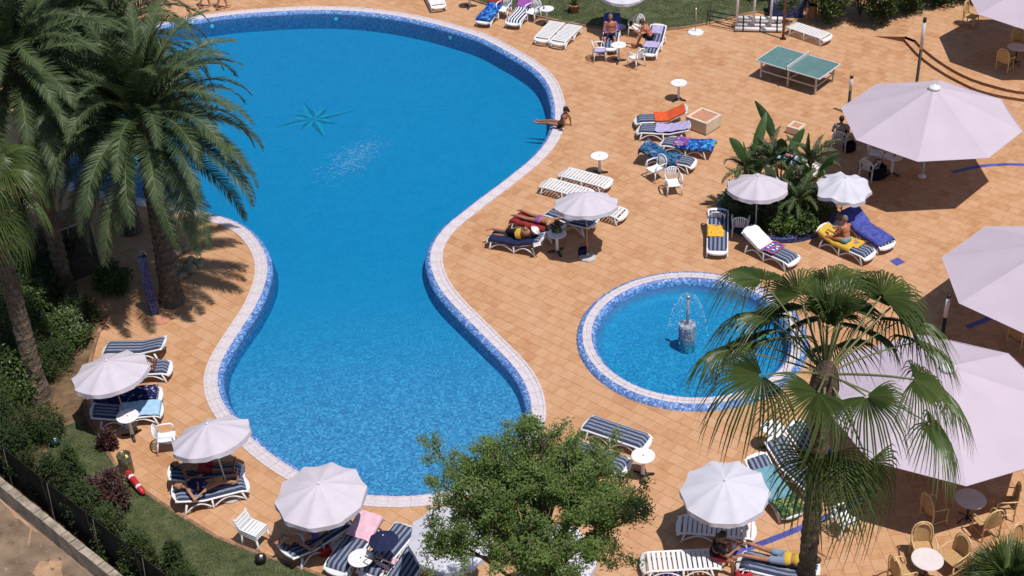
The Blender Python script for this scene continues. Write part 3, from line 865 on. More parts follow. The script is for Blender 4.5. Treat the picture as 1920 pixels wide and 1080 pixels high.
def lounger_parts(t, back, cush, mat='stripe'):
    xs_ = [-0.94 + 1.86 * i / 22 for i in range(23)]
    for s in (-1, 1):
        b = MB(); b.tube([(x, s * 0.31, zprof(x, back) - 0.012) for x in xs_], 0.032, 8, flat=0.9); b.build('side_rail', 'white', t, True)
        for x0, x1, z1 in ((-0.74, -0.82, 0.33), (0.02, 0.02, 0.32), (0.66, 0.74, 0.33)):
            b = MB(); b.tube([(x1, s * 0.32, 0.0), (x1, s * 0.32, 0.05), (x0, s * 0.31, z1)], [0.035, 0.03, 0.036], 8, flat=0.8); b.build('leg', 'white', t, True)
        for xa, xb in ((-0.80, 0.0), (0.04, 0.72)):
            b = MB(); b.tube([(xa + (xb - xa) * k / 10, s * 0.315, 0.06 + 0.20 * math.sin(math.pi * k / 10)) for k in range(11)], 0.022, 6); b.build('arch', 'white', t, True)
    # rounded foot and head ends
    for e, x0 in ((-1, -0.86), (1, 0.84)):
        b = MB(); vv = []
        for k in range(11):
            a = math.pi * k / 10 - math.pi / 2
            x = x0 + e * 0.13 * math.cos(a); y = 0.33 * math.sin(a); vv.append((x, y, zprof(min(0.95, max(-0.95, x)), back) + 0.012))
        o_ = [(x, y, z - 0.05) for x, y, z in vv]; n_ = len(vv)
        b.add(vv + o_, [tuple(range(n_)), tuple(range(2 * n_ - 1, n_ - 1, -1))] + [(i, n_ + i, n_ + i + 1, i + 1) for i in range(n_ - 1)] + [(n_ - 1, 2 * n_ - 1, n_, 0)])
        b.build('foot_end' if e < 0 else 'head_end', 'white', t)
    if not cush:
        k = 0; x = -0.80
        while x < 0.82:
            b = MB(); z0, z1 = zprof(x, back), zprof(x + 0.085, back); a = math.atan2(z1 - z0, 0.085)
            b.box((x + 0.042, 0, (z0 + z1) / 2 + 0.004), (0.086, 0.60, 0.022), 0, -a, 0.006); b.build('slat', 'white', t)
            x += 0.118
    else:
        b = MB(); b.grid(lambda u, v: (-0.82 + 1.64 * u, -0.29 + 0.58 * v, zprof(-0.82 + 1.64 * u, back) - 0.01), 20, 2); b.build('bed_panel', 'white', t)
        def cu(top):
            def fn(u, v):
                x = -0.88 + 1.76 * u; e = min(u, 1 - u) * 20; w = 0.30 if e > 0.6 else 0.27
                y = -w + 2 * w * v
                puff = 0.06 * min(1, e + .15) * min(1, min(v, 1 - v) * 6 + .25) * (1 - 0.18 * (1 if abs((u * 6) % 1 - .5) > .46 else 0))
                return (x, y, zprof(x, back) + (0.012 + puff if top else 0.006))
            return fn
        b = MB(); b.grid(cu(True), 36, 8); b.grid(cu(False), 36, 8)
        b.build('cushion', mat, t, True)

LOUNGERS = {}
def lounger(key, foot, head, label, back=0.0, cush=True, mat='stripe', h=0.35, z=0.0):
    p, q = at(*foot, h), at(*head, h)
    c = (p + q) / 2; rz = yaw_to(p, q)
    t = instance(('lounger', back, cush, mat), lambda t_: lounger_parts(t_, back, cush, mat), 'sun_lounger', label, 'sun lounger', (c.x, c.y, z), rz,
                 'striped cushioned loungers' if cush else 'bare white slatted loungers')
    LOUNGERS[key] = (t, back, 0.075 if cush else 0.02)
    return t

B = R(28)
lounger('L0', (824, 12), (806, -24), 'white lounger cut by the top edge, left of the lawn corner', 0, False)
lounger('L1', (1014, 72), (1047, 38), 'bare white lounger, left of the pair by the back lawn kerb', 0, False)
lounger('L2', (1044, 78), (1080, 44), 'bare white lounger, right of the pair by the back lawn kerb', 0, False)
lounger('L3', (903, 39), (937, 4), 'lounger with printed blue towel nearest the pool at the back lawn', B)
lounger('L4', (958, 43), (992, 6), 'lounger with bold navy and white stripes and purple towel', B, True, 'stripe_white')
lounger('L6', (1141, 92), (1149, 48), 'lounger the sunburnt man sits on beside the back lawn', R(40))
lounger('L5', (1214, 100), (1236, 60), 'lounger with lilac towels under the hunched man', B)
lounger('L7', (1549, 67), (1486, 46), 'bare white lounger alone behind the table tennis table', 0, False)
lounger('L8', (1196, 222), (1283, 219), 'striped lounger with orange towel beside the cream box', B)
lounger('L9', (1199, 240), (1290, 245), 'striped lounger with lilac towel, next to the orange one', R(16))
lounger('L10', (1247, 264), (1331, 276), 'striped lounger with blue and pink printed towel', R(10))
lounger('L11', (1297, 303), (1212, 287), 'striped lounger with dark reef print towel by two white chairs', B)
lounger('L12', (1060, 321), (1136, 341), 'bare white lounger, upper of the two above the parasol', 0, False)
lounger('L13', (1024, 341), (1100, 362), 'bare white lounger half hidden by the parasol near the poolside readers', 0, False)
lounger('L14', (1029, 393), (1113, 424), 'empty striped lounger half under the parasol near the poolside readers', R(8))
lounger('L15', (1163, 398), (1085, 376), 'bare white lounger whose foot pokes out right of the parasol', 0, False)
lounger('L16', (976, 409), (1040, 430), 'lounger with dark red towel and a sunbather near the pool', R(12))
lounger('L17', (925, 441), (1012, 456), 'lounger with navy towel and the reader in a white hat', R(20))
lounger('L18', (1345, 467), (1346, 412), 'striped lounger with yellow towel pointing to the planted bed', B)
lounger('L19', (1487, 485), (1404, 447), 'striped lounger with white towel and navy mat near the round pool', B)
lounger('L20', (1630, 474), (1543, 437), 'striped lounger with yellow towels and a seated bather', R(20))
lounger('L21', (1661, 454), (1596, 412), 'lounger covered by a royal blue towel', B)
lounger('L22', (197, 651), (308, 650), 'empty striped lounger, topmost of the left hand group', R(14))
lounger('L23', (304, 687), (212, 692), 'striped lounger with brown towel under the left parasol', R(10))
lounger('L24', (297, 736), (178, 748), 'lounger with navy printed towel under the left parasol', R(10))
lounger('L25', (299, 764), (176, 778), 'lounger with light blue towel beside the pedestal table at left', R(14))
lounger('L26', (456, 882), (318, 893), 'shaded lounger under the second parasol from the left, nearer the pool', R(16))
lounger('L27', (453, 904), (336, 934), 'shaded lounger under the second parasol from the left, nearer the lawn', R(16))
lounger('L28', (628, 985), (557, 1031), 'shaded lounger with a sleeper under the third parasol from the left', R(14))
lounger('L29', (632, 1060), (692, 980), 'striped lounger with pink towel at the bottom of the picture', R(14))
lounger('L30', (702, 1058), (752, 998), 'striped lounger mostly behind the pushchair', 0)
lounger('L31', (738, 1100), (772, 1048), 'striped lounger cut by the bottom edge beside the pushchair', 0)
lounger('L32', (1215, 829), (1096, 789), 'striped lounger half behind the leafy tree, farther of two', 0)
lounger('L33', (1172, 872), (1060, 833), 'striped lounger half behind the leafy tree, nearer of two', 0)
lounger('L34', (1212, 1052), (1343, 1046), 'bare white lounger at the bottom beside the blue tile line', 0, False)
lounger('L35', (1390, 1047), (1530, 1080), 'striped lounger with the man in denim shorts at the bottom', R(8))
lounger('L36', (1276, 980), (1412, 992), 'bare white lounger in the shade of the bright white parasol', 0, False)
lounger('L37', (1482, 952), (1420, 880), 'striped lounger with teal towel beside the tall fan palm', B)
lounger('L38', (1524, 905), (1462, 850), 'striped lounger between the teal towel lounger and the big canopy', B)
lounger('L39', (1566, 868), (1502, 826), 'striped lounger under the fan palm crown, farthest of three', B)
lounger('L41', (1500, 302), (1420, 276), 'lounger seen between the stems of the planted bed', R(20))
lounger('L42', (1535, 318), (1462, 283), 'bare white lounger behind the planted bed', 0, False)

def towel(key, x0, x1, mat, label, w=0.72, shift=0.0, seed=1, extra=0.012, cat='towel', over=0.10):
    t, back, th = LOUNGERS[key]
    b = MB()
    def fn(u, v):
        x = x0 + (x1 - x0) * u; y = (v - .5) * w + shift + 0.02 * noise.noise(Vector((u * 3, v * 2, seed)))
        z = zprof(max(-0.94, min(0.94, x)), back) + th + extra
        if x > 0.9: z -= (x - 0.9) * 1.6
        if x < -0.9: z -= (-0.9 - x) * 1.6
        e = abs(y) - 0.315
        if e > 0: z -= e * 1.6 + 0.01; y -= math.copysign(e * 0.55, y)
        z += 0.028 * noise.noise(Vector((x * 5, y * 6, seed * 3.3))) + 0.014 * noise.noise(Vector((x * 13, y * 15, seed)))
        return (x, y, z)
    b.grid(fn, 30, 18)
    me_ = b.mesh('towel', mat, True)
    o = link('towel', me_, None, t.location.copy(), t.rotation_euler.copy())
    sm = o.modifiers.new('thick', 'SOLIDIFY'); sm.thickness = 0.008; sm.offset = 1
    return tag(o, label, cat)
towel('L3', -0.9, 0.55, 'seaprint', 'printed blue towel on the lounger nearest the pool at the back', seed=2)
towel('L3', 0.45, 0.98, 'darkred', 'dark red towel over the shaded head of a back row lounger', seed=3, extra=0.03)
towel('L4', 0.35, 0.98, 'purple', 'purple towel over the head of the navy and white lounger', seed=4)
towel('L5', -0.6, -0.05, 'lilac', 'lilac towel on the foot of the lounger by the hunched man', 0.6, seed=5)
towel('L5', 0.45, 0.8, 'lilac', 'folded lilac towel on the backrest by the hunched man', 0.45, seed=6)
towel('L6', 0.3, 0.98, 'royal', 'blue towel on the raised backrest behind the sunburnt man', seed=7)
towel('L8', -0.25, 0.85, 'orange', 'orange towel spread on a striped lounger', 0.7, seed=8)
towel('L9', -0.30, 0.93, 'lilac', 'long lilac towel next to the orange towel', 0.62, seed=9)
towel('L10', -0.35, 0.98, 'seaprint', 'bright blue printed towel pointing at the planted bed', 0.78, seed=10)
towel('L10', -0.45, 0.05, 'coralprint', 'pink and blue printed towel end on the lounger', 0.66, seed=11, extra=0.03)
towel('L11', -0.42, 1.02, 'reefprint', 'dark reef print towel hanging over a lounger head', 0.86, seed=12)
towel('L16', -0.9, 0.5, 'darkred', 'dark red towel under the sunbather with purple bottoms', 0.76, seed=13)
towel('L17', -0.85, 0.7, 'navy', 'navy towel under the reader in the white hat', 0.74, seed=14)
towel('L18', -0.25, 0.35, 'yellowprint', 'yellow and navy printed towel on the lounger by the planted bed', 0.55, 0.08, seed=15)
towel('L19', 0.05, 0.85, 'whitecloth', 'rumpled white towel on the lounger near the round pool', 0.7, seed=16)
o = towel('L20', -0.35, 0.85, 'yellow', 'yellow towel under the seated bather', 0.6, 0.08, seed=18)
towel('L20', -0.5, 0.0, 'yellowprint', 'orange printed towel beside the seated bather', 0.5, -0.1, seed=19, extra=0.03)
towel('L21', -0.85, 1.02, 'royal', 'large royal blue towel covering a whole lounger', 0.8, seed=20)
towel('L23', -0.55, 0.3, 'brown', 'brown towel with a pale emblem on the left hand lounger', 0.6, seed=21)
towel('L24', -0.85, 0.8, 'navyprint', 'navy towel with white print under the left parasol', 0.72, seed=22)
towel('L25', -0.92, 0.2, 'lightblue', 'light blue towel beside the pedestal table at left', 0.66, seed=23)
towel('L29', 0.15, 0.95, 'pink', 'pink towel on the striped lounger at the bottom', 0.78, seed=24)
towel('L37', -0.55, 0.55, 'teal', 'teal towel on the lounger beside the fan palm', 0.74, seed=25)
towel('L37', -0.95, -0.45, 'greenprint', 'dark patterned towel at the foot of the teal towel lounger', 0.7, seed=26, extra=0.02)
towel('L41', -0.7, 0.3, 'lightblue', 'blue towel glimpsed between the stems of the planted bed', 0.7, seed=27)
# navy mat with pale frame, white emblem, on L19
def mat_on(key, x0, x1, w, label, c_main, c_rim, name='beach_mat'):
    t, back, th = LOUNGERS[key]
    r_ = link(name, None, None, t.location.copy(), t.rotation_euler.copy()); tag(r_, label, 'mat')
    zf = lambda x: zprof(x, back) + th + 0.03
    b = MB(); b.grid(lambda u, v: (x0 + (x1 - x0) * u, (v - .5) * w, zf(x0 + (x1 - x0) * u)), 8, 4); b.grid(lambda u, v: (x0 + (x1 - x0) * u, (v - .5) * w, zf(x0 + (x1 - x0) * u) - 0.008), 8, 4); b.build('panel', c_main, r_)
    for (a0, a1, y0, y1) in ((x0, x1, -w / 2, -w / 2 + .03), (x0, x1, w / 2 - .03, w / 2), (x0, x0 + .03, -w / 2, w / 2), (x1 - .03, x1, -w / 2, w / 2), ((x0 + x1) / 2 - .015, (x0 + x1) / 2 + .015, -w / 2, w / 2)):
        b = MB(); b.grid(lambda u, v: (a0 + (a1 - a0) * u, y0 + (y1 - y0) * v, zf(a0 + (a1 - a0) * u) + 0.005), 6, 2); b.build('border', c_rim, r_)
    rr = random.Random(2)
    for cx in (x0 * .75 + x1 * .25, x0 * .25 + x1 * .75):
        for k in range(3):
            b = MB(); y = -0.12 + 0.12 * k; b.box((cx + rr.uniform(-.03, .03), y, zf(cx) + 0.006), (0.10, 0.05, 0.004), rr.uniform(-.6, .6)); b.build('motif', 'whitecloth', r_)
mat_on('L19', -0.32, 0.12, 0.66, 'navy mat with red border and white motifs on the lounger', 'royal', 'orange')
# pale diamond emblem on the brown towel
t, back, th = LOUNGERS['L23']
em = tag(link('towel_emblem', None, None, t.location.copy(), t.rotation_euler.copy()), 'pale diamond emblem and dotted lines printed on the brown towel', 'emblem')
for i in range(-2, 3):
    for j in range(-2, 3):
        if abs(i) + abs(j) <= 2:
            b = MB(); b.box((-0.32 + i * 0.055, j * 0.055, zprof(-.3, back) + th + 0.037), (0.036, 0.036, 0.004), R(45)); b.build('motif', 'whitecloth', em)
for j in (-1, 1):
    for i in range(9):
        b = MB(); b.box((-0.48 + i * 0.07, j * 0.2, zprof(-.3, back) + th + 0.037), (0.03, 0.02, 0.004)); b.build('motif', 'whitecloth', em)

# ---- round pedestal tables -----------------------------------------------
def table_parts(t):
    b = MB(); b.lathe([(0.02, 0.70), (0.285, 0.70), (0.305, 0.708), (0.305, 0.722), (0.29, 0.728), (0.012, 0.726)], 36); b.build('table_top', 'white', t)
    b = MB(); b.lathe([(0.02, 0.727), (0.02, 0.7295)], 10); b.build('centre_plug', 'black', t)
    b = MB(); b.lathe([(0.07, 0.03), (0.05, 0.2), (0.045, 0.5), (0.075, 0.69)], 16); b.build('pedestal', 'white', t, True)
    for k in range(3):
        a = 2 * math.pi * k / 3 - 0.5
        b = MB(); b.tube([(0, 0, 0.09), (0.14 * math.cos(a), 0.14 * math.sin(a), 0.06), (0.3 * math.cos(a), 0.3 * math.sin(a), 0.02)], [0.06, 0.045, 0.04], 8, flat=0.6); b.build('foot', 'black', t, True)
TABLES = {}
def table(key, px, label, z=0.0):
    p = at(px[0], px[1], 0.72 + z)
    TABLES[key] = instance('table', table_parts, 'pedestal_table', label, 'table', (p.x, p.y, z), 0.7 * len(TABLES), 'round white pedestal tables')
table('T1', (1273, 155), 'white pedestal table alone on the open deck right of the pool')
table('T2', (1124, 292), 'white pedestal table beside the two bare white loungers')
table('T3', (1044, 438), 'white pedestal table in the shade beside the poolside readers')
table('T4', (1025, 16), 'white pedestal table at the back beside a white chair')
table('T5', (1160, 84), 'white pedestal table in front of the sunburnt man')
table('T6', (239, 780), 'white pedestal table below the leftmost parasol')
table('T7', (676, 1046), 'white pedestal table beside the pushchair')
table('T8', (1206, 854), 'white pedestal table right of the leafy tree')
table('T9', (1448, 801), 'white pedestal table behind the fan palm leaves')
table('T10', (1675, 293), 'white pedestal table in the shade of the upper big canopy')
table('T11', (879, -16), 'white pedestal table mostly cut off by the top edge')
# cups and bits on tables
def cup(tb, dx, dy, mat, label, h=0.1):
    p = TABLES[tb].location; b = MB(); b.lathe([(0.028, 0), (0.037, h), (0.033, h), (0.026, 0.01)], 14)
    o = b.build('cup', mat, None, True); o.location = (p.x + dx, p.y + dy, p.z + 0.731); return tag(o, label, 'cup')
cup('T3', 0.1, 0.05, 'darkgreen', 'dark cup on the shaded table by the readers')
cup('T4', -0.12, -0.05, 'wood', 'small brown cup on the table at the back')
cup('T9', -0.1, 0.05, 'black', 'dark cup on the table behind the fan palm leaves')
cup('T10', 0.05, 0.0, 'wood', 'brown cup on the table in the canopy shade')
p = TABLES['T3'].location
b = MB(); b.lathe([(0.0, 0.0), (0.16, 0.01), (0.19, 0.07), (0.12, 0.13), (0.0, 0.15)], 16); o = b.build('bag', 'greenprint', None, True); o.location = (p.x + .02, p.y + .1, .729); o.scale = (1, .6, 1); tag(o, 'dark patterned bag on the shaded table by the readers', 'bag')

# ---- white plastic armchairs ------------------------------------------------
def chair_parts(t, arms=True):
    b = MB()
    b.grid(lambda u, v: (-0.22 + 0.46 * u, (v - .5) * (0.42 + 0.06 * u), 0.43 - 0.03 * math.sin(math.pi * u) - 0.02 * math.sin(math.pi * v) - (0.03 * (u - .85) / .15 if u > .85 else 0)), 10, 8)
    b.grid(lambda u, v: (-0.22 + 0.46 * u, (v - .5) * (0.42 + 0.06 * u), 0.405 - 0.03 * math.sin(math.pi * u) - (0.03 * (u - .85) / .15 if u > .85 else 0)), 10, 8); b.build('seat', 'white', t, True)
    # back: rounded hoop and fan slats
    hoop = []
    for k in range(15):
        a = math.pi * k / 14
        y = 0.245 * math.cos(a); z = 0.60 + 0.24 * math.sin(a) ** 0.8; hoop.append((-0.20 - 0.24 * (z - .43), y, z))
    b = MB(); b.tube([(-0.22, 0.235, 0.42)] + hoop + [(-0.22, -0.235, 0.42)], 0.022, 8); b.build('back_hoop', 'white', t, True)
    for k in range(5):
        a = R(90 + (k - 2) * 17)
        y1 = 0.235 * math.cos(a) * 1.05; z1 = 0.60 + 0.235 * math.sin(a)
        b = MB(); y0 = (2 - k) * 0.055
        b.tube([(-0.215, y0, 0.43), (-0.235, (y0 + y1) / 2, (0.43 + z1) / 2), (-0.20 - 0.24 * (z1 - .43), y1, z1)], [0.018, 0.02, 0.024], 6, flat=0.45); b.build('back_slat', 'white', t, True)
    for s in (-1, 1):
        b = MB(); b.tube([(0.21, s * 0.225, 0.42), (0.225, s * 0.24, 0.22), (0.245, s * 0.255, 0.0)], [0.03, 0.026, 0.022], 8, flat=0.8); b.build('leg', 'white', t, True)
        b = MB(); b.tube([(-0.2, s * 0.225, 0.43), (-0.235, s * 0.235, 0.22), (-0.28, s * 0.245, 0.0)], [0.03, 0.026, 0.022], 8, flat=0.8); b.build('leg', 'white', t, True)
        if arms:
            b = MB(); b.tube([(-0.245, s * 0.25, 0.64), (-0.05, s * 0.275, 0.655), (0.14, s * 0.275, 0.65), (0.205, s * 0.265, 0.61), (0.215, s * 0.235, 0.43)], [0.026, 0.03, 0.03, 0.028, 0.026], 8, flat=0.75); b.build('armrest', 'white', t, True)
CHAIRS = {}
def chair(key, base, face, label, z=0.0):
    p, q = at(*base, z), at(*face, z)
    CHAIRS[key] = instance('chair', chair_parts, 'plastic_chair', label, 'chair', (p.x, p.y, z), yaw_to(p, q), 'white plastic armchairs')
    return CHAIRS[key]
chair('C1', (1000, 38), (980, 50), 'white fan back chair beside the table at the back of the deck')
chair('C2', (946, 33), (932, 46), 'white chair in shadow between two loungers at the back')
chair('C3', (1193, 67), (1176, 82), 'white fan back chair between the two men by the back lawn')
chair('C4', (1124, 112), (1150, 110), 'white chair with lilac towel left of the men with a table')
chair('C5', (1193, 124), (1175, 116), 'empty white chair nearest the camera by the men with a table')
chair('C6', (1230, 335), (1212, 342), 'white chair in front of the reef print towel, left of two')
chair('C7', (1262, 361), (1272, 385), 'white chair facing the camera, right of two by the reef print towel')
chair('C8', (1573, 279), (1582, 250), 'white chair with the person in grey at the edge of the canopy')
chair('C9', (1628, 334), (1648, 318), 'shaded white chair nearest the small bright parasol by the canopy')
chair('C10', (1640, 306), (1668, 310), 'shaded white chair left of the table under the upper canopy')
chair('C11', (1387, 440), (1390, 410), 'white chair with its back to the camera beside the planted bed')
chair('C12', (1343, 430), (1344, 404), 'white chair behind the lounger with the yellow towel')
chair('C13', (316, 842), (345, 838), 'white chair poking out left of the second parasol')
chair('C15', (58, 62), (64, 74), 'white fan back chair at the far left beyond the palms')
chair('C16', (242, 12), (236, 30), 'white chair cut by the top edge behind the palms')
chair('C17', (1580, 996), (1606, 985), 'white chair by the blue tile line under the fan palm')
# lilac towel on C4
c = CHAIRS['C4']
b = MB(); b.grid(lambda u, v: (-0.19 + 0.5 * u, (v - .5) * 0.5, 0.455 + 0.02 * noise.noise(Vector((u * 4, v * 4, 1))) - max(0, u - .82) * 1.2 - 0.02 * math.sin(math.pi * u)), 14, 10)
o = b.build('towel', 'lilac', None, True); o.location = c.location; o.rotation_euler = c.rotation_euler; tag(o, 'lilac towel on the seat of a white chair', 'towel')
# stack of low backed slatted stools
p = at(482, 1020); q = at(512, 1020)
rz = yaw_to(p, at(468, 1003)) 
for k in range(3):
    st = thing('slatted_chair', ['lowest of three stacked white slatted chairs by the lawn edge', 'middle of three stacked white slatted chairs by the lawn edge', 'topmost of three stacked white slatted chairs by the lawn edge'][k], 'chair', (p.x, p.y, 0.07 * k), yaw_to(p, at(512, 1032)), 'stacked slatted chairs')
    for i in range(5):
        b = MB(); b.box((-0.2 + 0.1 * i, 0, 0.42 - 0.012 * math.sin(i)), (0.082, 0.44, 0.022), 0, 0, 0.006); b.build('seat_slat', 'white', st)
    for i in range(3):
        b = MB(); b.box((-0.29 - 0.035 * i, 0, 0.49 + 0.085 * i), (0.022, 0.46, 0.07), 0, R(-18), 0.006); b.build('back_slat', 'white', st)
    for s in (-1, 1):
        b = MB(); b.tube([(-0.40, s * 0.22, 0.72), (-0.27, s * 0.22, 0.43), (0.25, s * 0.22, 0.41)], 0.02, 6); b.build('side_frame', 'white', st, True)
        if k == 0:
            for x in (-1, 1):
                b = MB(); b.tube([(x * 0.22, s * 0.215, 0.41), (x * 0.28, s * 0.235, 0.0)], [0.03, 0.02], 8); b.build('leg', 'white', st, True)

# ---- beach parasols ----------------------------------------------------------
def parasol(label, base, apex, rad=1.06, top=2.2, mat='fabric', n_=10, sag=0.065, crumple=0.0, seed=1, zb=0.0, basedisc=True, tiltmul=1.0, vert=False):
    p = at(*base, zb)
    a = at(*apex, top + zb)
    if vert: p = Vector((a.x, a.y, zb))
    t = thing('beach_parasol', label, 'parasol', (p.x, p.y, zb), 0.0, 'white beach parasols')
    ax = Vector((a.x - p.x, a.y - p.y, top)); ln = ax.length; ax.normalize()
    quat = Vector((0, 0, 1)).rotation_difference(ax); mt = quat.to_matrix()
    rr = random.Random(seed); a0 = rr.uniform(0, .6)
    rise = 0.36
    def canopy(u, v, lift=0.0):
        ang = a0 + v * 2 * math.pi; w = (v * n_) % 1
        bow = math.sin(math.pi * w)
        r_ = rad * u * (1 - 0.07 * bow * u)
        z = ln - rise * (u ** 1.3) - sag * bow * u * (1 - .3 * u) + lift
        if crumple: z += crumple * u * noise.noise(Vector((math.cos(ang) * 2 * u, math.sin(ang) * 2 * u, seed))); r_ *= 1 + crumple * 1.2 * noise.noise(Vector((math.cos(ang) * 1.3, math.sin(ang) * 1.3, seed + 5))) * u
        z += 0.006 * noise.noise(Vector((r_ * math.cos(ang) * 5, r_ * math.sin(ang) * 5, seed)))
        return mt @ Vector((r_ * math.cos(ang), r_ * math.sin(ang), z))
    b = MB(); b.grid(lambda u, v: canopy(u, v), 9, n_ * 6); b.build('canopy', mat, t, True)
    def val(u, v):
        q = canopy(1.0, v); w = (v * n_) % 1
        drop = 0.13 * (0.80 + 0.2 * math.sin(math.pi * w)) * u
        out = Vector((math.cos(a0 + v * 2 * math.pi), math.sin(a0 + v * 2 * math.pi), 0)) * (0.012 * math.sin(v * n_ * 4 * math.pi) + 0.02 * rr.random()) * u
        return q + mt @ (out - Vector((0, 0, drop)))
    b = MB(); b.grid(val, 2, n_ * 6); b.build('valance', mat, t, True)
    for k in range(n_):
        b = MB(); b.tube([canopy(u / 6, k / n_, -0.012) for u in range(1, 7)], 0.006, 5); b.build('rib', 'metal', t)
    b = MB(); b.tube([mt @ Vector((0, 0, z)) for z in (0.0, ln * .5, ln)], 0.019, 8); b.build('pole', 'polewood' if seed % 2 else 'white', t, True)
    b = MB(); b.lathe([(0.035, 0), (0.03, 0.03), (0.012, 0.07)], 10, mt @ Vector((0, 0, ln - .005))); b.build('finial', 'white', t, True)
    if basedisc:
        b = MB(); b.lathe([(0.27, 0.0), (0.27, 0.05), (0.24, 0.075), (0.05, 0.085), (0.035, 0.2)], 8 if seed % 2 else 24); b.build('base', 'concrete' if seed % 3 else 'white', t)
    return t
parasol('pinkish white parasol farthest left, above the navy and light blue towels', (240, 795), (200, 677), 1.07, 2.1, seed=1)
parasol('pinkish white parasol second from the left, beside the shallow end', (433, 932), (388, 795), 1.05, 2.15, seed=2)
parasol('pinkish white parasol third from the left, above the pink towel', (623, 1024), (597, 907), 1.12, 2.15, seed=3)
parasol('white parasol peeking out left of the leafy tree', (852, 1090), (844, 990), 1.0, 2.1, 'fabric2', seed=4)
parasol('white parasol seen through the leaves of the tree', (1050, 1120), (1040, 1030), 0.95, 2.0, 'fabric2', seed=5)
parasol('bright white parasol over two white loungers left of the fan palm', (1360, 1020), (1359, 901), 1.06, 2.2, 'fabric2', seed=6)
parasol('pinkish white parasol beside the poolside readers', (1102, 484), (1098, 361), 1.04, 2.2, seed=7)
parasol('pinkish white parasol in front of the planted bed', (1416, 441), (1421, 330), 0.99, 2.1, seed=8)
parasol('crumpled bright white parasol right of the planted bed', (1574, 424), (1585, 333), 0.86, 1.9, 'fabric2', crumple=0.16, seed=9)
parasol('white parasol on the back lawn cut by the top edge', (1161, 52), (1167, -32), 1.02, 2.1, 'fabric2', seed=10, zb=0.04)
parasol('white parasol at the far left top corner beyond the palms', (88, 70), (62, -2), 1.0, 2.1, 'fabric', seed=11, zb=0.04)
# base without a canopy
p = at(1304, 62); pb = thing('parasol_base', 'white octagonal parasol base with a bare pole by the lawn', 'parasol base', (p.x, p.y, 0))
b = MB(); b.lathe([(0.34, 0.0), (0.34, 0.05), (0.30, 0.075), (0.05, 0.085), (0.04, 0.16)], 8); b.build('base', 'white', pb)
b = MB(); b.tube([(0, 0, .1), (0, 0, 1.02)], 0.02, 8); b.build('pole', 'polewood', pb, True)
b = MB(); b.lathe([(0.02, 1.0), (0.036, 1.03), (0.036, 1.08), (0.015, 1.11)], 12); b.build('pole_cap', 'white', pb, True)

# ---- big octagonal canopies ----------------------------------------------------
def big_canopy(label, c, a0, he=2.2, rise=1.2, rad=2.92, zb=0.0):
    t = thing('large_parasol', label, 'large parasol', (c[0], c[1], zb), 0, 'large octagonal canopies')
    rr = random.Random(int(c[0] * 10)); ph = rr.uniform(0, 9)
    for k in range(8):
        A, A2 = R(a0 + 45 * k), R(a0 + 45 * (k + 1))
        e0, e1 = Vector((math.cos(A) * rad, math.sin(A) * rad, he)), Vector((math.cos(A2) * rad, math.sin(A2) * rad, he))
        top = Vector((0, 0, he + rise))
        def fn(u, v):
            q = top.lerp(e0.lerp(e1, v), u)
            bow = math.sin(math.pi * v)
            q.z -= 0.06 * bow * u * (1.15 - u) * 2.2 + 0.015 * noise.noise(Vector((q.x * 1.2, q.y * 1.2, ph))) * bow
            if u > .97: q *= 1; q.z += 0.0
            return q
        b = MB(); b.grid(fn, 14, 12); b.build('panel', 'canvas', t, True)
        b = MB(); b.tube([top + (e0 - top) * s + Vector((0, 0, -0.03)) for s in (0.03, .5, .985)], 0.018, 6); b.build('rib', 'white', t)
        b = MB(); b.tube([e0 + (e1 - e0) * s for s in (0.0, .5, 1.0)], 0.009, 5); b.build('hem', 'canvas', t)
    b = MB(); b.tube([(0, 0, 0), (0, 0, he + rise - .02)], 0.05, 12); b.build('pole', 'white', t, True)
    b = MB(); b.lathe([(0.14, 0.0), (0.14, 0.03), (0.075, 0.05), (0.055, 0.12)], 16); b.build('base_flange', 'white', t)
    b = MB(); b.lathe([(0.20, -0.02), (0.19, 0.05), (0.10, 0.075), (0.05, 0.1), (0.03, 0.14)], 20, (0, 0, he + rise - .05)); b.build('hub_cap', 'white', t, True)
big_canopy('large octagonal white canopy wholly in view at upper right', (14.1, 41.33), 22.3)
big_canopy('large octagonal canopy cut by the right edge at mid height', (14.85, 31.95), 18.5)
big_canopy('large octagonal canopy behind the fan palm at lower right', (10.45, 26.85), 40)
big_canopy('large octagonal canopy in the top right corner on the terrace', (20.66, 49.55), 17.5, zb=0.24)

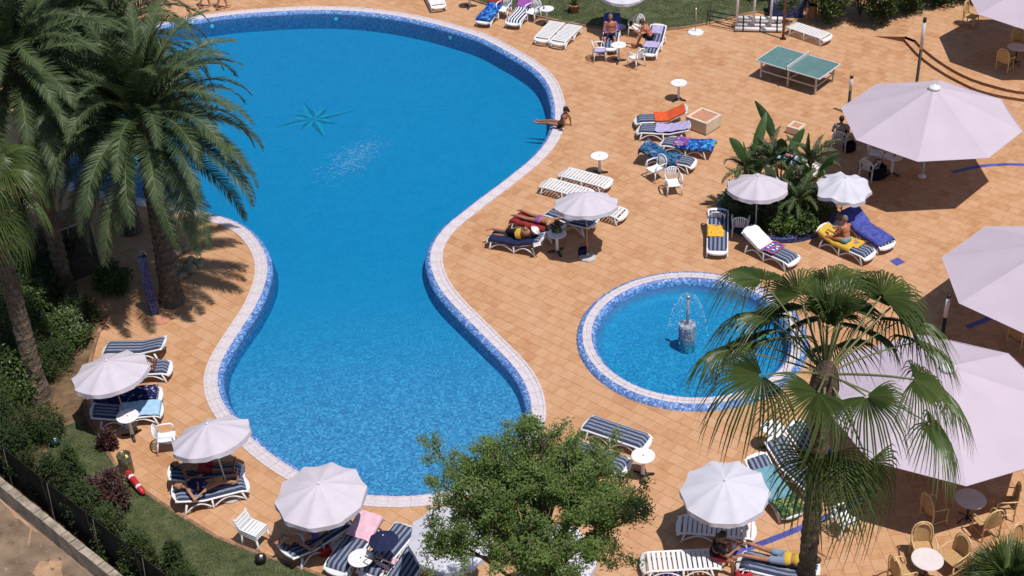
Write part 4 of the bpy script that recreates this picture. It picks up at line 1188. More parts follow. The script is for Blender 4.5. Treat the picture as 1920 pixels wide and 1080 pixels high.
# ---- table tennis ----------------------------------------------------------------
p = at(1496, 116.5, 0.76); a = yaw_to(at(1437, 99, .76), at(1555, 133.5, .76))
tt = thing('table_tennis_table', 'green table tennis table with pale steel frame and net', 'table tennis', (p.x, p.y, 0), a)
for s in (-1, 1):
    b = MB(); b.box((s * 0.69, 0, 0.745), (1.365, 1.515, 0.028), 0, 0, 0.004); b.build('board', 'green_tt', tt)
    b = MB(); b.box((s * 1.376, 0, 0.748), (0.024, 1.56, 0.036)); b.build('end_edge', 'white', tt)
    b = MB(); b.box((0, s * 0.77, 0.748), (2.72, 0.024, 0.036)); b.build('side_edge', 'white', tt)
    b = MB(); b.box((0, s * 0.65, 0.34), (2.35, 0.035, 0.045)); b.build('long_rail', 'steel', tt)
    b = MB(); b.box((s * 1.19, 0, 0.34), (0.035, 1.26, 0.045)); b.build('cross_rail', 'steel', tt)
    b = MB(); b.box((0, s * 0.66, 0.70), (2.5, 0.03, 0.06)); b.build('apron', 'steel', tt)
    for x in (-1.19, 0, 1.19):
        b = MB(); b.box((x, s * 0.65, 0.365), (0.055, 0.055, 0.73), 0, 0, 0.005); b.build('leg', 'steel', tt)
    b = MB(); b.tube([(0.05, s * .65, 0.36), (0.45, s * .65, 0.70)], 0.014, 6); b.build('brace', 'steel', tt)
b = MB(); b.box((0, 0, 0.825), (0.018, 1.66, 0.125)); nt_ = b.build('net', 'glassgrey', tt)
b = MB(); b.box((0, 0, 0.897), (0.026, 1.66, 0.018)); b.build('net_tape', 'white', nt_)
for s in (-1, 1):
    b = MB(); b.tube([(0, s * 0.84, 0.70), (0, s * 0.84, 0.91)], 0.014, 8); b.build('net_post', 'black', tt)
b = MB(); b.lathe([(0.001, -.02), (0.015, -.014), (0.02, 0), (0.015, .014), (0.001, .02)], 10); o = b.build('table_tennis_ball', 'white', None, True); o.location = at(1482.5, 112, .78); tag(o, 'small white ball lying on the green table tennis table', 'ball')

# ---- boxes, posts, lamps -------------------------------------------------------------
def stone_box(label, c, rz, sx, sy, h):
    t = thing('stone_box', label, 'planter box', (c.x, c.y, 0), rz, 'cream stone boxes')
    for s in (-1, 1):
        b = MB(); b.box((s * (sx / 2 - .05), 0, h / 2 + .02), (0.1, sy, h - .04), 0, 0, .012); b.build('side', 'cream', t)
        b = MB(); b.box((0, s * (sy / 2 - .05), h / 2 + .02), (sx - .21, 0.1, h - .04), 0, 0, .012); b.build('side', 'cream', t)
    b = MB(); b.box((0, 0, h - .055), (sx - .2, sy - .2, 0.05)); b.build('filling', 'terrafill', t)
    b = MB(); b.box((0, 0, .02), (sx - .1, sy - .1, .04)); b.build('plinth', 'concrete', t)
stone_box('cream stone box with terracotta top beside the orange towel', at(1319, 239), R(45), 0.92, 0.92, 0.5)
stone_box('smaller cream stone box behind the planted bed', at(1492, 248), R(50), 0.52, 0.52, 0.3)

def lamp_post(label, base, top, h, z=0.0):
    p = at(*base, z)
    t = thing('lamp_post', label, 'lamp post', (p.x, p.y, z), 0, 'slim black lamp posts')
    b = MB(); b.lathe([(0.09, 0), (0.09, 0.03), (0.055, 0.05), (0.055, h * .62)], 14); b.build('post', 'black', t, True)
    b = MB(); b.lathe([(0.06, h * .62), (0.06, h * .95)], 14); b.build('lamp_glass', 'glassgrey', t, True)
    b = MB(); b.lathe([(0.064, h * .95), (0.07, h * .97), (0.06, h), (0.02, h + .01)], 14); b.build('cap', 'black', t, True)
lamp_post('slim lamp post standing before the curved steps', (1715, 183), None, 3.2)
lamp_post('slim lamp post behind the left corner of the upper canopy', (1590, 212), None, 1.5)
lamp_post('slim lamp post in the shade of the right hand canopy', (1762, 660), None, 2.0)
p = at(1468, 73); t = thing('flag_pole', 'tall dark pole beside the rack of white tubes', 'pole', (p.x, p.y, 0))
b = MB(); b.tube([(0, 0, 0), (0, 0, 4.6)], 0.055, 10); b.build('shaft', 'wood', t, True)
b = MB(); b.box((0, 0, .012), (.24, .24, .024), 0, 0, .004); b.build('foot_plate', 'black', t)

# rack of white tubes
p0, p1 = at(1378, 54), at(1466, 56)
ang = yaw_to(p0, p1); ln = (p1 - p0).length
t = thing('tube_rack', 'rack of white tubes and three white posts by the lawn corner', 'rack', (p0.x, p0.y, 0), ang)
for k in range(3):
    b = MB(); b.tube([(0.05 + k * ln * .36, 0, 0), (0.05 + k * ln * .36 + .02, 0, 2.6)], 0.05, 10); b.build('post', 'white', t, True)
for k, (y, z) in enumerate(((-0.25, 0.12), (0.15, 0.12), (0.55, 0.12), (0.15, 0.42))):
    b = MB(); b.tube([(0, y, z), (ln, y, z)], 0.085, 10); b.build('tube', 'white', t, True)
    for j in range(3):
        b = MB(); b.tube([(0.3 + j * ln * .36, y, z), (0.36 + j * ln * .36, y, z)], 0.09, 10); b.build('strap', 'black', t)
for k in range(4):
    b = MB(); y = -0.3 + k * .45
    b.tube([(0, y, 0.1), (-1.05, y + .5, 0.06), (-1.05, y + .5, 0.42)], 0.02, 6); b.build('brace', 'black', t)
b = MB(); b.tube([(-1.05, 0.2, .42), (-1.05, 1.6, .42)], 0.02, 6); b.build('bar', 'black', t)

# blue tiled trough and slatted litter bin at the back
p = at(1476, 34); t = thing('tiled_trough', 'blue mosaic planting trough at the back of the deck', 'planter', (p.x, p.y + .4, 0), R(-3))
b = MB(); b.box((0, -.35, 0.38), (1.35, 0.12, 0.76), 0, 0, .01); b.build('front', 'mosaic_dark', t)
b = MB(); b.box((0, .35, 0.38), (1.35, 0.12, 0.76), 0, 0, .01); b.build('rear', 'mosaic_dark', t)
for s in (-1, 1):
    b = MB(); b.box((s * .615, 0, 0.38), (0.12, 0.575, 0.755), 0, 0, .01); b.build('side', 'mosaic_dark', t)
b = MB(); b.box((0, 0, .6), (1.1, .56, .1)); b.build('earth', 'soil', t)
p = at(1522, 40); t = thing('litter_bin', 'wooden slatted litter bin on two posts by the hedge', 'litter bin', (p.x, p.y, 0), R(5))
for s in (-1, 1):
    b = MB(); b.tube([(s * .24, 0, 0), (s * .24, 0, .82)], .022, 8); b.build('post', 'polewood', t, True)
for k in range(12):
    a = 2 * math.pi * k / 12
    b = MB(); b.box((.17 * math.cos(a), .17 * math.sin(a), .48), (.02, .075, .5), a, 0, .004); b.build('slat', 'wood', t)
b = MB(); b.lathe([(.15, .26), (.16, .27), (.16, .5), (.16, .74), (.15, .74), (.15, .28)], 20); b.build('liner', 'black', t)

# steel litter bin on the left
p = at(240, 886); t = thing('litter_bin', 'round steel litter bin at the lawn edge on the left', 'litter bin', (p.x, p.y, 0))
MT['brass'] = M('tinted_steel', (0.22, 0.19, 0.10), 0.25, 0.4, 7, 0.05, metal=0.8)
b = MB(); b.lathe([(.17, .02), (.18, .03), (.18, .62), (.165, .62), (.165, .06)], 28, cap=False); b.build('drum', 'brass', t, True)
b = MB(); b.lathe([(.16, .06), (.16, .3), (.0, .3)], 24); b.build('liner', 'metal', t)
b = MB(); b.lathe([(.182, .605), (.19, .615), (.182, .63)], 28, cap=False); b.build('rim', 'metal', t, True)
# red float
p = at(255, 908, .2); a = yaw_to(at(239, 893), at(272, 928))
t = thing('rescue_float', 'red and white tubular float beside the steel litter bin', 'float', (p.x, p.y, 0.05), a)
b = MB(); b.tube([(-.46, 0, .30), (-.40, 0, .29), (.3, 0, .13), (.42, 0, .1)], [.04, .085, .085, .04], 12); b.build('body', 'red', t, True)
for x, z in ((-.25, .257), (.12, .172)):
    b = MB(); b.tube([(x, 0, z), (x + .07, 0, z - .016)], .088, 12); b.build('band', 'whitecloth', t, True)
b = MB(); b.tube([(-.42, 0, .28), (-.45, .02, .0), (-.46, .02, -.04)], .012, 6); b.build('stake', 'black', t)
# lawn spotlights
for px, lab, mat in (((106, 838), 'dark green lawn spotlight near the garden shrubs', 'darkgreen'), ((491, 1058), 'black globe lawn lamp below the stacked chairs', 'black')):
    p = at(*px); t = thing('lawn_lamp', lab, 'lamp', (p.x, p.y, .03), 0)
    b = MB(); b.lathe([(.03, 0), (.03, .1)], 10); b.build('stem', 'black', t)
    b = MB(); b.lathe([(.02, .08), (.1, .1), (.14, .16), (.13, .23), (.07, .28), (.0, .29)], 18); b.build('head', mat, t, True)
    b = MB(); b.lathe([(.0, .285), (.04, .288), (.04, .292), (0, .295)], 12, (.03, -.03, 0)); b.build('lens', 'white', t)

# ---- rattan chairs and their tables -----------------------------------------------------
def rattan_parts(t):
    b = MB(); b.grid(lambda u, v: (-.22 + .46 * u, (v - .5) * .46, .44 - .02 * math.sin(math.pi * u)), 6, 6); b.grid(lambda u, v: (-.22 + .46 * u, (v - .5) * .46, .40), 6, 6); b.build('seat', 'wicker', t, True)
    hoop = [(-.22, .235, .0)] + [(-.21 - .1 * max(0, z_ - .45), .245 * s_ , z_) for s_, z_ in [(1, .45), (1.02, .6), (1.0, .75), (.9, .87), (.68, .96), (.36, 1.01), (0, 1.025), (-.36, 1.01), (-.68, .96), (-.9, .87), (-1.0, .75), (-1.02, .6), (-1, .45)]] + [(-.22, -.235, .0)]
    b = MB(); b.tube(hoop, .02, 8); b.build('back_hoop', 'rattan_frame', t, True)
    b = MB(); b.tube([(x_ + .02, y_ * .82, z_ - .04) for x_, y_, z_ in hoop[1:-1]], .014, 6); b.build('inner_hoop', 'rattan_frame', t, True)
    b = MB(); b.grid(lambda u, v: (-.205 - .1 * (.43 + .52 * u - .45) - .03 * math.sin(math.pi * v), (v - .5) * .38 * (1 if u < .6 else math.sqrt(max(.05, 1 - ((u - .6) / .42) ** 2))), .43 + .52 * u), 10, 8); b.build('back_panel', 'wicker', t, True)
    for s in (-1, 1):
        b = MB(); b.tube([(.22, s * .22, .42), (.24, s * .23, 0)], .018, 8); b.build('leg', 'rattan_frame', t, True)
        b = MB(); b.tube([(-.235, s * .25, .68), (-.02, s * .285, .67), (.16, s * .28, .64), (.23, s * .25, .56), (.22, s * .225, .42)], .017, 8); b.build('armrest', 'rattan_frame', t, True)
        b = MB(); b.tube([(-.2, s * .225, .2), (.23, s * .225, .2)], .011, 6); b.build('stretcher', 'rattan_frame', t)
def rattan(base, face, label, z=0.0):
    p, q = at(*base, z), at(*face, z)
    return instance('rattan', rattan_parts, 'rattan_chair', label, 'chair', (p.x, p.y, z), yaw_to(p, q), 'rattan armchairs')
rattan((1727, 1052), (1736, 1082), 'rattan armchair behind the pale round table, left of two')
rattan((1784, 1070), (1752, 1088), 'rattan armchair behind the pale round table, right of two')
rattan((1688, 1098), (1722, 1086), 'rattan armchair cut by the bottom edge left of the pale round table')
rattan((1846, 1002), (1822, 975), 'rattan armchair half in the sun right of the shaded table')
rattan((1880, 965), (1840, 962), 'rattan armchair in the canopy shade right of the shaded table')
rattan((1912, 1052), (1935, 1070), 'rattan armchair behind the small spiky palm')
rattan((1748, 980), (1790, 965), 'rattan armchair in deep shade left of the shaded table')
rattan((1818, 48), (1850, 56), 'rattan armchair at the hedge under the corner canopy', .24)
rattan((1906, 100), (1912, 112), 'rattan armchair behind the table on the raised terrace', .24)
rattan((1882, 134), (1900, 122), 'rattan armchair in front of the table on the raised terrace', .24)
rattan((1908, 652), (1930, 640), 'rattan armchair in the dark gap between two large canopies')
def cafe_parts(t):
    b = MB(); b.lathe([(.02, .70), (.36, .70), (.37, .71), (.36, .725), (.02, .727)], 36); b.build('table_top', 'cream_top', t)
    b = MB(); b.lathe([(.03, .02), (.03, .70)], 10); b.build('pedestal', 'black', t)
    for k in range(4):
        a = k * math.pi / 2 + .4; b = MB(); b.tube([(0, 0, .12), (.16 * math.cos(a), .16 * math.sin(a), .09), (.29 * math.cos(a), .29 * math.sin(a), .015)], .017, 6); b.build('foot', 'black', t, True)
MT['cream_top'] = M('pale_table_top', (.66, .58, .56), .4, .05)
for px, lab, z in (((1739, 1048), 'pale round cafe table between the rattan armchairs at the bottom', 0), ((1820, 935), 'pale round cafe table in the shade of the lower canopy', 0), ((1908, 88), 'pale round cafe table on the raised terrace', .24)):
    p = at(px[0], px[1], .72 + z); instance('cafe', cafe_parts, 'cafe_table', lab, 'table', (p.x, p.y, z), 0, 'pale cafe tables')

# ---- glass shower cabin, tiled shower post, rocks at the palm ---------------------------------
p = at(150, 508); t = thing('shower_cabin', 'glass cabin with thin metal frame under the date palms', 'cabin', (p.x, p.y, 0), R(35))
for x in (-.55, .55):
    for y in (-.55, .55):
        b = MB(); b.tube([(x, y, 0), (x, y, 2.0)], .022, 8); b.build('post', 'metal', t)
    b = MB(); b.tube([(x, -.55, 2.0), (x, .55, 2.0)], .022, 8); b.build('rail', 'metal', t)
    b = MB(); b.tube([(-.55, x, 2.0), (.55, x, 2.0)], .022, 8); b.build('rail', 'metal', t)
    b = MB(); b.tube([(-.55, x, .04), (.55, x, .04)], .02, 8); b.build('rail', 'metal', t)
mm, tr_, bs, n, l = nt('smoked_glass'); bs.inputs['Base Color'].default_value = (.02, .025, .03, 1); bs.inputs['Roughness'].default_value = .05; bs.inputs['Alpha'].default_value = .35; MT['smoke'] = mm
for x in (-.55, .55):
    b = MB(); b.box((x, 0, 1.02), (.008, 1.04, 1.9)); b.build('pane', 'smoke', t)
    b = MB(); b.box((0, x, 1.02), (1.04, .008, 1.9)); b.build('pane', 'smoke', t)
p = at(290, 588); t = thing('shower_post', 'blue mosaic shower post beside the date palm trunk', 'shower', (p.x, p.y, 0), R(20))
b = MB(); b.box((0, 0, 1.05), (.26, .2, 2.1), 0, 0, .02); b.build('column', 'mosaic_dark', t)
b = MB(); b.tube([(0, 0, 2.05), (0, 0, 2.3), (.1, -.15, 2.36), (.14, -.25, 2.3)], .018, 8); b.build('shower_head', 'metal', t, True)
b = MB(); b.lathe([(.24, .0), (.24, .03), (.2, .04), (.05, .03)], 24, (.15, -.45, .0)); b.build('tray', 'terrafill', t)
MT['rock'] = M('garden_rock', (.32, .25, .17), .9, .35, 4, .8, 14, .05, rnd=.25)
rr = random.Random(8)
for k in range(16):
    px = 335 + rr.uniform(-12, 45); py = 485 + rr.uniform(-22, 40); p = at(px, py); s = rr.uniform(.12, .26)
    b = MB(); b.lathe([(.3 * s, 0), (s, .25 * s), (1.05 * s, .6 * s), (.7 * s, 1.0 * s), (.15 * s, 1.15 * s)], 9)
    b.v = [tuple(Vector(q) * (1 + .25 * noise.noise(Vector(q) * 4 + Vector((k, 0, 0))))) for q in b.v]
    o = b.build('rock', 'rock', None); o.location = (p.x, p.y, -.01); o.rotation_euler = (0, 0, rr.uniform(0, 6)); tag(o, 'brown garden rock in the pile beside the date palm trunk', 'rock', 'rocks at the palm foot')
# ================================================================ VEGETATION
def leaf(b, p, d, up, L, W, tone):
    d = d.normalized(); s = d.cross(up)
    if s.length < 1e-3: s = Vector((1, 0, 0))
    s.normalize(); n_ = s.cross(d)
    m_ = p + d * (L * .45)
    b.add([p, m_ + s * (W / 2) + n_ * (W * .12), p + d * L, m_ - s * (W / 2) + n_ * (W * .12)], [(0, 1, 2, 3)], tone)

# ---- date palms --------------------------------------------------------------
def frond_mesh(elev, L, seed, droop, nl=96, ll=0.54, wid=0.034):
    rr = random.Random(seed); b = MB(); rc = MB()
    pts, p, e = [], Vector((0, 0, 0)), elev
    N = 26
    for i in range(N + 1):
        pts.append(p.copy()); t = i / N
        p = p + Vector((math.cos(e), 0, math.sin(e))) * (L / N)
        e -= droop / N * (0.35 + 1.5 * t)
    rc.tube(pts, [0.024 * (1 - i / N) + 0.005 for i in range(N + 1)], 5)
    for s in (-1, 1):
        for k in range(nl):
            t = 0.13 + 0.87 * k / (nl - 1)
            f_ = t * N; i = min(N - 1, int(f_)); q = pts[i].lerp(pts[i + 1], f_ - i)
            tan = (pts[i + 1] - pts[i]).normalized(); up = Vector((-tan.z, 0, tan.x)); side = Vector((0, s, 0))
            fw = 0.5 + 1.0 * t * t + rr.uniform(-.1, .1)
            ln = ll * (math.sin(math.pi * min(1, 0.16 + 0.80 * t)) ** 0.6) * rr.uniform(.88, 1.06) * (0.55 if t < .2 else 1)
            vup = 0.34 * (1 - t) + 0.1 + rr.uniform(-.2, .2)
            d = (side * 0.95 + tan * fw + up * vup).normalized()
            q1 = q + d * ln * .55; q2 = q + d * ln - Vector((0, 0, 0.10 * ln))
            w = (tan + up * rr.uniform(-.5, .5)).normalized() * (wid / 2)
            tone = min(1, max(0, 0.35 + rr.uniform(-.25, .3) + .15 * t))
            b.add([q - w, q + w, q1 + w * 1.05, q1 - w * 1.05, q2], [(0, 1, 2, 3), (3, 2, 4)], tone)
    return b.mesh('frond', 'frond'), rc.mesh('rachis', 'rachis', True)

FR = {}
def fronds(L, sc_key):
    if sc_key not in FR:
        FR[sc_key] = [[frond_mesh(R(e), L * (0.85 if e > 70 else 1.0), 10 * i + j, R(dr)) for j in range(2)] for i, (e, dr) in enumerate(((84, 40), (70, 75), (55, 95), (38, 100), (20, 90), (0, 80), (-22, 62)))]
    return FR[sc_key]
def palm_trunk(t, base, top, r0, r1, mat='trunk', rings=26, rough=0.06):
    b = MB(); vv = []; ff = []; n_ = 16; rr = random.Random(3)
    d = Vector(top) - Vector(base)
    for i in range(rings * 2 + 1):
        f_ = i / (rings * 2); c = Vector(base) + d * f_ + Vector((0.12 * math.sin(f_ * 2.5), 0, 0)) * (1 - f_) * f_
        r_ = r0 + (r1 - r0) * f_ + (0.10 * max(0, .12 - f_) / .12) + (rough * .5 if i % 2 else -rough * .25)
        for k in range(n_):
            a = 2 * math.pi * k / n_ + (i // 2) * .2; r2 = r_ * (1 + rr.uniform(-.07, .07)); vv.append(c + Vector((math.cos(a) * r2, math.sin(a) * r2, 0)))
    for i in range(rings * 2):
        for k in range(n_):
            k2 = (k + 1) % n_; ff.append((i * n_ + k, i * n_ + k2, (i + 1) * n_ + k2, (i + 1) * n_ + k))
    b.add(vv, ff); return b.build('trunk', mat, t)
def date_palm(label, base, crown, h, L=3.9, count=64, seed=1, r=(.30, .26)):
    p = at(*base); c = at(crown[0], crown[1], h)
    t = thing('date_palm', label, 'palm tree', (p.x, p.y, 0), 0, 'feathery date palms')
    top = Vector((c.x - p.x, c.y - p.y, h))
    palm_trunk(t, (0, 0, -.05), top, *r)
    b = MB(); b.lathe([(r[1], -.5), (r[1] + .14, -.2), (r[1] + .1, .1), (.12, .38)], 14, top); b.build('crown_shaft', 'trunk', t)
    fr = fronds(L, round(L, 2)); rr = random.Random(seed)
    for k in range(count):
        f_ = k / (count - 1); ei = min(6, int(f_ ** 0.8 * 7)); az = k * 2.39996 + rr.uniform(-.15, .15)
        lm, rm = fr[ei][rr.randrange(2)]
        o = link('frond', lm, t, top + Vector((math.cos(az) * .1, math.sin(az) * .1, 0.3 - 0.45 * f_)), (rr.uniform(-.18, .18), rr.uniform(-.08, .08), az))
        s = rr.uniform(.9, 1.06); o.scale = (s, s, s)
        link('rachis', rm, o)
date_palm('nearest feathery date palm, beside the blue shower post', (322, 566), (266, 238), 5.8, 4.0, 88, 1)
date_palm('feathery date palm behind the nearest one, by the far pool edge', (246, 432), (186, 92), 6.3, 4.15, 92, 2)
date_palm('feathery date palm whose crown touches the left picture edge', (128, 558), (24, 140), 7.6, 3.9, 84, 3, (.24, .2))
date_palm('feathery date palm farthest back at the upper left', (110, 300), (72, 10), 5.8, 3.9, 70, 5, (.26, .22))

# ---- fan palms -----------------------------------------------------------------
def fan_mesh(elev, Lp, Rb, seed, sp=R(108), nseg=40, droop=1.0, pb=5.0, tilt=0.0):
    """petiole and pleated fan blade, built with z up, pointing along +x; tips hang with gravity"""
    rr = random.Random(seed); b = MB(); pt = MB()
    pts, p, e = [], Vector((0, 0, 0)), elev
    for i in range(9):
        pts.append(p.copy()); p = p + Vector((math.cos(e), 0, math.sin(e))) * (Lp / 8); e -= R(pb) * droop
    pt.tube(pts, [.028 - .0016 * i for i in range(9)], 5, flat=.6)
    e -= tilt; hub = pts[-1]; tan = Vector((math.cos(e), 0, math.sin(e))); side = Vector((0, 1, 0)); up = side.cross(tan) * -1
    up = tan.cross(side) ; up = up if up.z > 0 else -up
    def pos(a, r_, hang):
        dirv = tan * math.cos(a) + side * math.sin(a)
        q = hub + dirv * r_ - up * (0.10 * r_ * r_)        # blade folds back
        x = max(0, r_ / Rb - .42)
        q += Vector((0, 0, -1)) * (hang * x ** 1.7 * 1.6 * Rb) - dirv * (hang * 0.5 * x * x * Rb)
        return q
    for k in range(nseg):
        a = -sp + 2 * sp * (k + .5) / nseg; hw = sp / nseg
        Rk = Rb * (1 - .22 * abs(a / sp) ** 2) * rr.uniform(.93, 1.05); hang = droop * rr.uniform(.55, 1.15)
        pleat = up * 0.035
        rs = [.04, .2, .35, .53, .73, .89, 1.0]; ws = [1, 1, .93, .58, .4, .2, .03]
        L_, M_, R_ = [], [], []
        tw = rr.uniform(-.03, .03)
        for r_, w in zip(rs, ws):
            L_.append(pos(a - hw * w + tw * r_, r_ * Rk, hang)); R_.append(pos(a + hw * w + tw * r_, r_ * Rk, hang)); M_.append(pos(a + tw * r_, r_ * Rk, hang) + pleat * min(1, r_ * 3) * w)
        vv = L_ + M_ + R_; n_ = len(rs)
        tone = min(1, max(0, .38 + rr.uniform(-.34, .4)))
        b.add(vv, [(i, i + 1, n_ + i + 1, n_ + i) for i in range(n_ - 1)] + [(n_ + i, n_ + i + 1, 2 * n_ + i + 1, 2 * n_ + i) for i in range(n_ - 1)], tone)
    return b.mesh('fan_leaf', 'fan'), pt.mesh('petiole', 'rachis', True)
FANS = {}
def fan_palm(label, base, crown, h, Lp, Rb, count, seed, r=(.26, .2), droop=1.0, name='fan_palm', elevs=(86, 66, 47, 30, 12, -8, -32), group='fan palms', jit=.0):
    c = at(crown[0], crown[1], h); p = at(*base) if base else Vector((c.x, c.y, 0))
    t = thing(name, label, 'palm tree', (p.x, p.y, 0), 0, group)
    top = Vector((c.x - p.x, c.y - p.y, h))
    palm_trunk(t, (0, 0, -.05), top, *r, rings=max(4, int(h * 5)), rough=.02)
    key = (Lp, Rb, droop, elevs)
    if key not in FANS: FANS[key] = [[fan_mesh(R(e), Lp * (.8 + .05 * i), Rb, i * 7 + j, droop=droop) for j in range(2)] for i, e in enumerate(elevs)]
    rr = random.Random(seed)
    for k in range(count):
        f_ = k / (count - 1); ei = min(len(elevs) - 1, int(f_ ** .9 * len(elevs))); az = k * 2.39996 + rr.uniform(-.2, .2) + rr.gauss(0, jit)
        lm, pm = FANS[key][ei][rr.randrange(2)]
        o = link('fan_leaf', lm, t, top + Vector((math.cos(az) * .08, math.sin(az) * .08, .15 - .3 * f_)), (rr.uniform(-.25, .25) * (1 + jit), rr.uniform(-.06, .06) + rr.gauss(0, jit * .45), az))
        s = rr.uniform(.88 - jit * .5, 1.08); o.scale = (s, s, s); link('petiole', pm, o)
    return t
def hero_palm():
    h = 11.0; c = at(1548, 702, h)
    t = thing('fan_palm', 'tall drooping fan palm in the foreground at lower right', 'palm tree', (c.x, c.y, 0), 0, 'fan palms')
    top = Vector((0, 0, h)); palm_trunk(t, (0, 0, -.05), top, .18, .14, rings=56, rough=.02)
    rng = (c - Vector((0, 0, CAMH))).length; k = rng / FPX; rr = random.Random(5)
    spots = [(1418, 546, 1), (1447, 612, 1), (1374, 672, 1), (1478, 724, -1), (1596, 590, 1), (1527, 562, 1), (1662, 578, 1), (1722, 655, 1), (1716, 792, -1), (1740, 728, 1), (1622, 858, -1), (1512, 850, -1),
             (1590, 735, -1), (1408, 700, -1), (1563, 618, 1), (1640, 640, 1), (1480, 600, 1), (1690, 715, -1), (1500, 650, 1), (1580, 660, 1), (1700, 620, 1), (1430, 655, 1), (1590, 550, 1), (1640, 560, 1)]
    for i, (x, y, fr_) in enumerate(spots):
        dx, dy = (x - 1544) * k, -(y - 707) * k; r_ = math.hypot(dx, dy); Lp = max(1.35, r_ * 1.03); dz = math.sqrt(max(0, Lp * Lp - r_ * r_)) * fr_
        v = CR * dx + CU * dy + CF * dz
        el = math.asin(max(-1, min(1, v.z / v.length))); az = math.atan2(v.y, v.x)
        lm, pm = fan_mesh(el + R(8), Lp, rr.uniform(.9, 1.2), 500 + i, droop=rr.uniform(.85, 1.5), pb=1.4, tilt=R(18) if el < R(55) else 0)
        o = link('fan_leaf', lm, t, top, (rr.uniform(-.4, .4), 0, az)); link('petiole', pm, o)
    for i in range(9):
        az = rr.uniform(0, 6.28); lm, pm = fan_mesh(R(rr.uniform(70, 88)), 1.0, .9, 600 + i, sp=R(40), nseg=16, droop=.5, pb=1)
        o = link('fan_leaf', lm, t, top, (0, 0, az)); link('petiole', pm, o)
    b = MB(); b.lathe([(.15, -.6), (.24, -.25), (.2, .05), (.05, .3)], 14, top); b.build('crown_shaft', 'trunk', t)
hero_palm()
fan_palm('fan palm cut by the left picture edge below the date palms', (76, 748), (-34, 345), 6.7, 1.0, 1.05, 30, 6, (.26, .2), 1.0, jit=.25)
fan_palm('small spiky palm in the bottom right corner', (1896, 1112), (1890, 1096), .35, .35, .85, 26, 9, (.12, .1), 0.1, 'young_palm', (82, 68, 52, 38, 25, 12, 5), 'young palms')

# ---- leafy shrubs, hedges, the broadleaf tree --------------------------------------
def foliage(b, rr, c, rx, ry, rz, n_clump, n_leaf, L, W, shape='ell', clump_r=.28):
    for k in range(n_clump):
        while True:
            q = Vector((rr.uniform(-1, 1), rr.uniform(-1, 1), rr.uniform(-1, 1)))
            if .25 < q.length < 1: break
        q *= (.55 + .45 * rr.random()) / max(.5, q.length) if rr.random() < .75 else 1
        if shape == 'cone':
            tz = (q.z + 1) / 2; f_ = 1.05 - .75 * tz; q.x *= f_; q.y *= f_
        cc = c + Vector((q.x * rx, q.y * ry, q.z * rz)); cr = clump_r * rr.uniform(.6, 1.3); ct = rr.uniform(-.18, .22)
        for i in range(n_leaf):
            v = Vector((rr.gauss(0, 1), rr.gauss(0, 1), rr.gauss(0, .8)))
            v = v.normalized() * (cr * rr.random() ** .45)
            d = (v.normalized() * .7 + Vector((rr.uniform(-1, 1), rr.uniform(-1, 1), rr.uniform(-.6, .7)))).normalized()
            leaf(b, cc + v, d, Vector((rr.uniform(-.6, .6), rr.uniform(-.6, .6), 1)), L * rr.uniform(.7, 1.25), W * rr.uniform(.8, 1.2), min(1, max(0, .35 + ct + rr.uniform(-.2, .25))))
def shrub(label, px, h, r, mat='conifer', seed=1, n=60, nl=36, L=.11, W=.045, shape='ell', name='shrub', group='garden shrubs', z=0.0, cat='shrub', ry=None):
    p = at(px[0], px[1], z)
    t = thing(name, label, cat, (p.x, p.y, z), 0, group)
    rr = random.Random(seed); b = MB()
    foliage(b, rr, Vector((0, 0, h * .54)), r, ry or r, h * .5, n, nl, L, W, shape, max(.16, .32 * r))
    b.build('crown', mat, t)
    b = MB()
    for k in range(4):
        a = k * 1.6 + seed; b.tube([(0, 0, -.03), (math.cos(a) * r * .25, math.sin(a) * r * .25, h * .4), (math.cos(a) * r * .5, math.sin(a) * r * .5, h * .75)], [.035, .025, .01], 5)
    b.build('stem', 'bark', t)
    return t
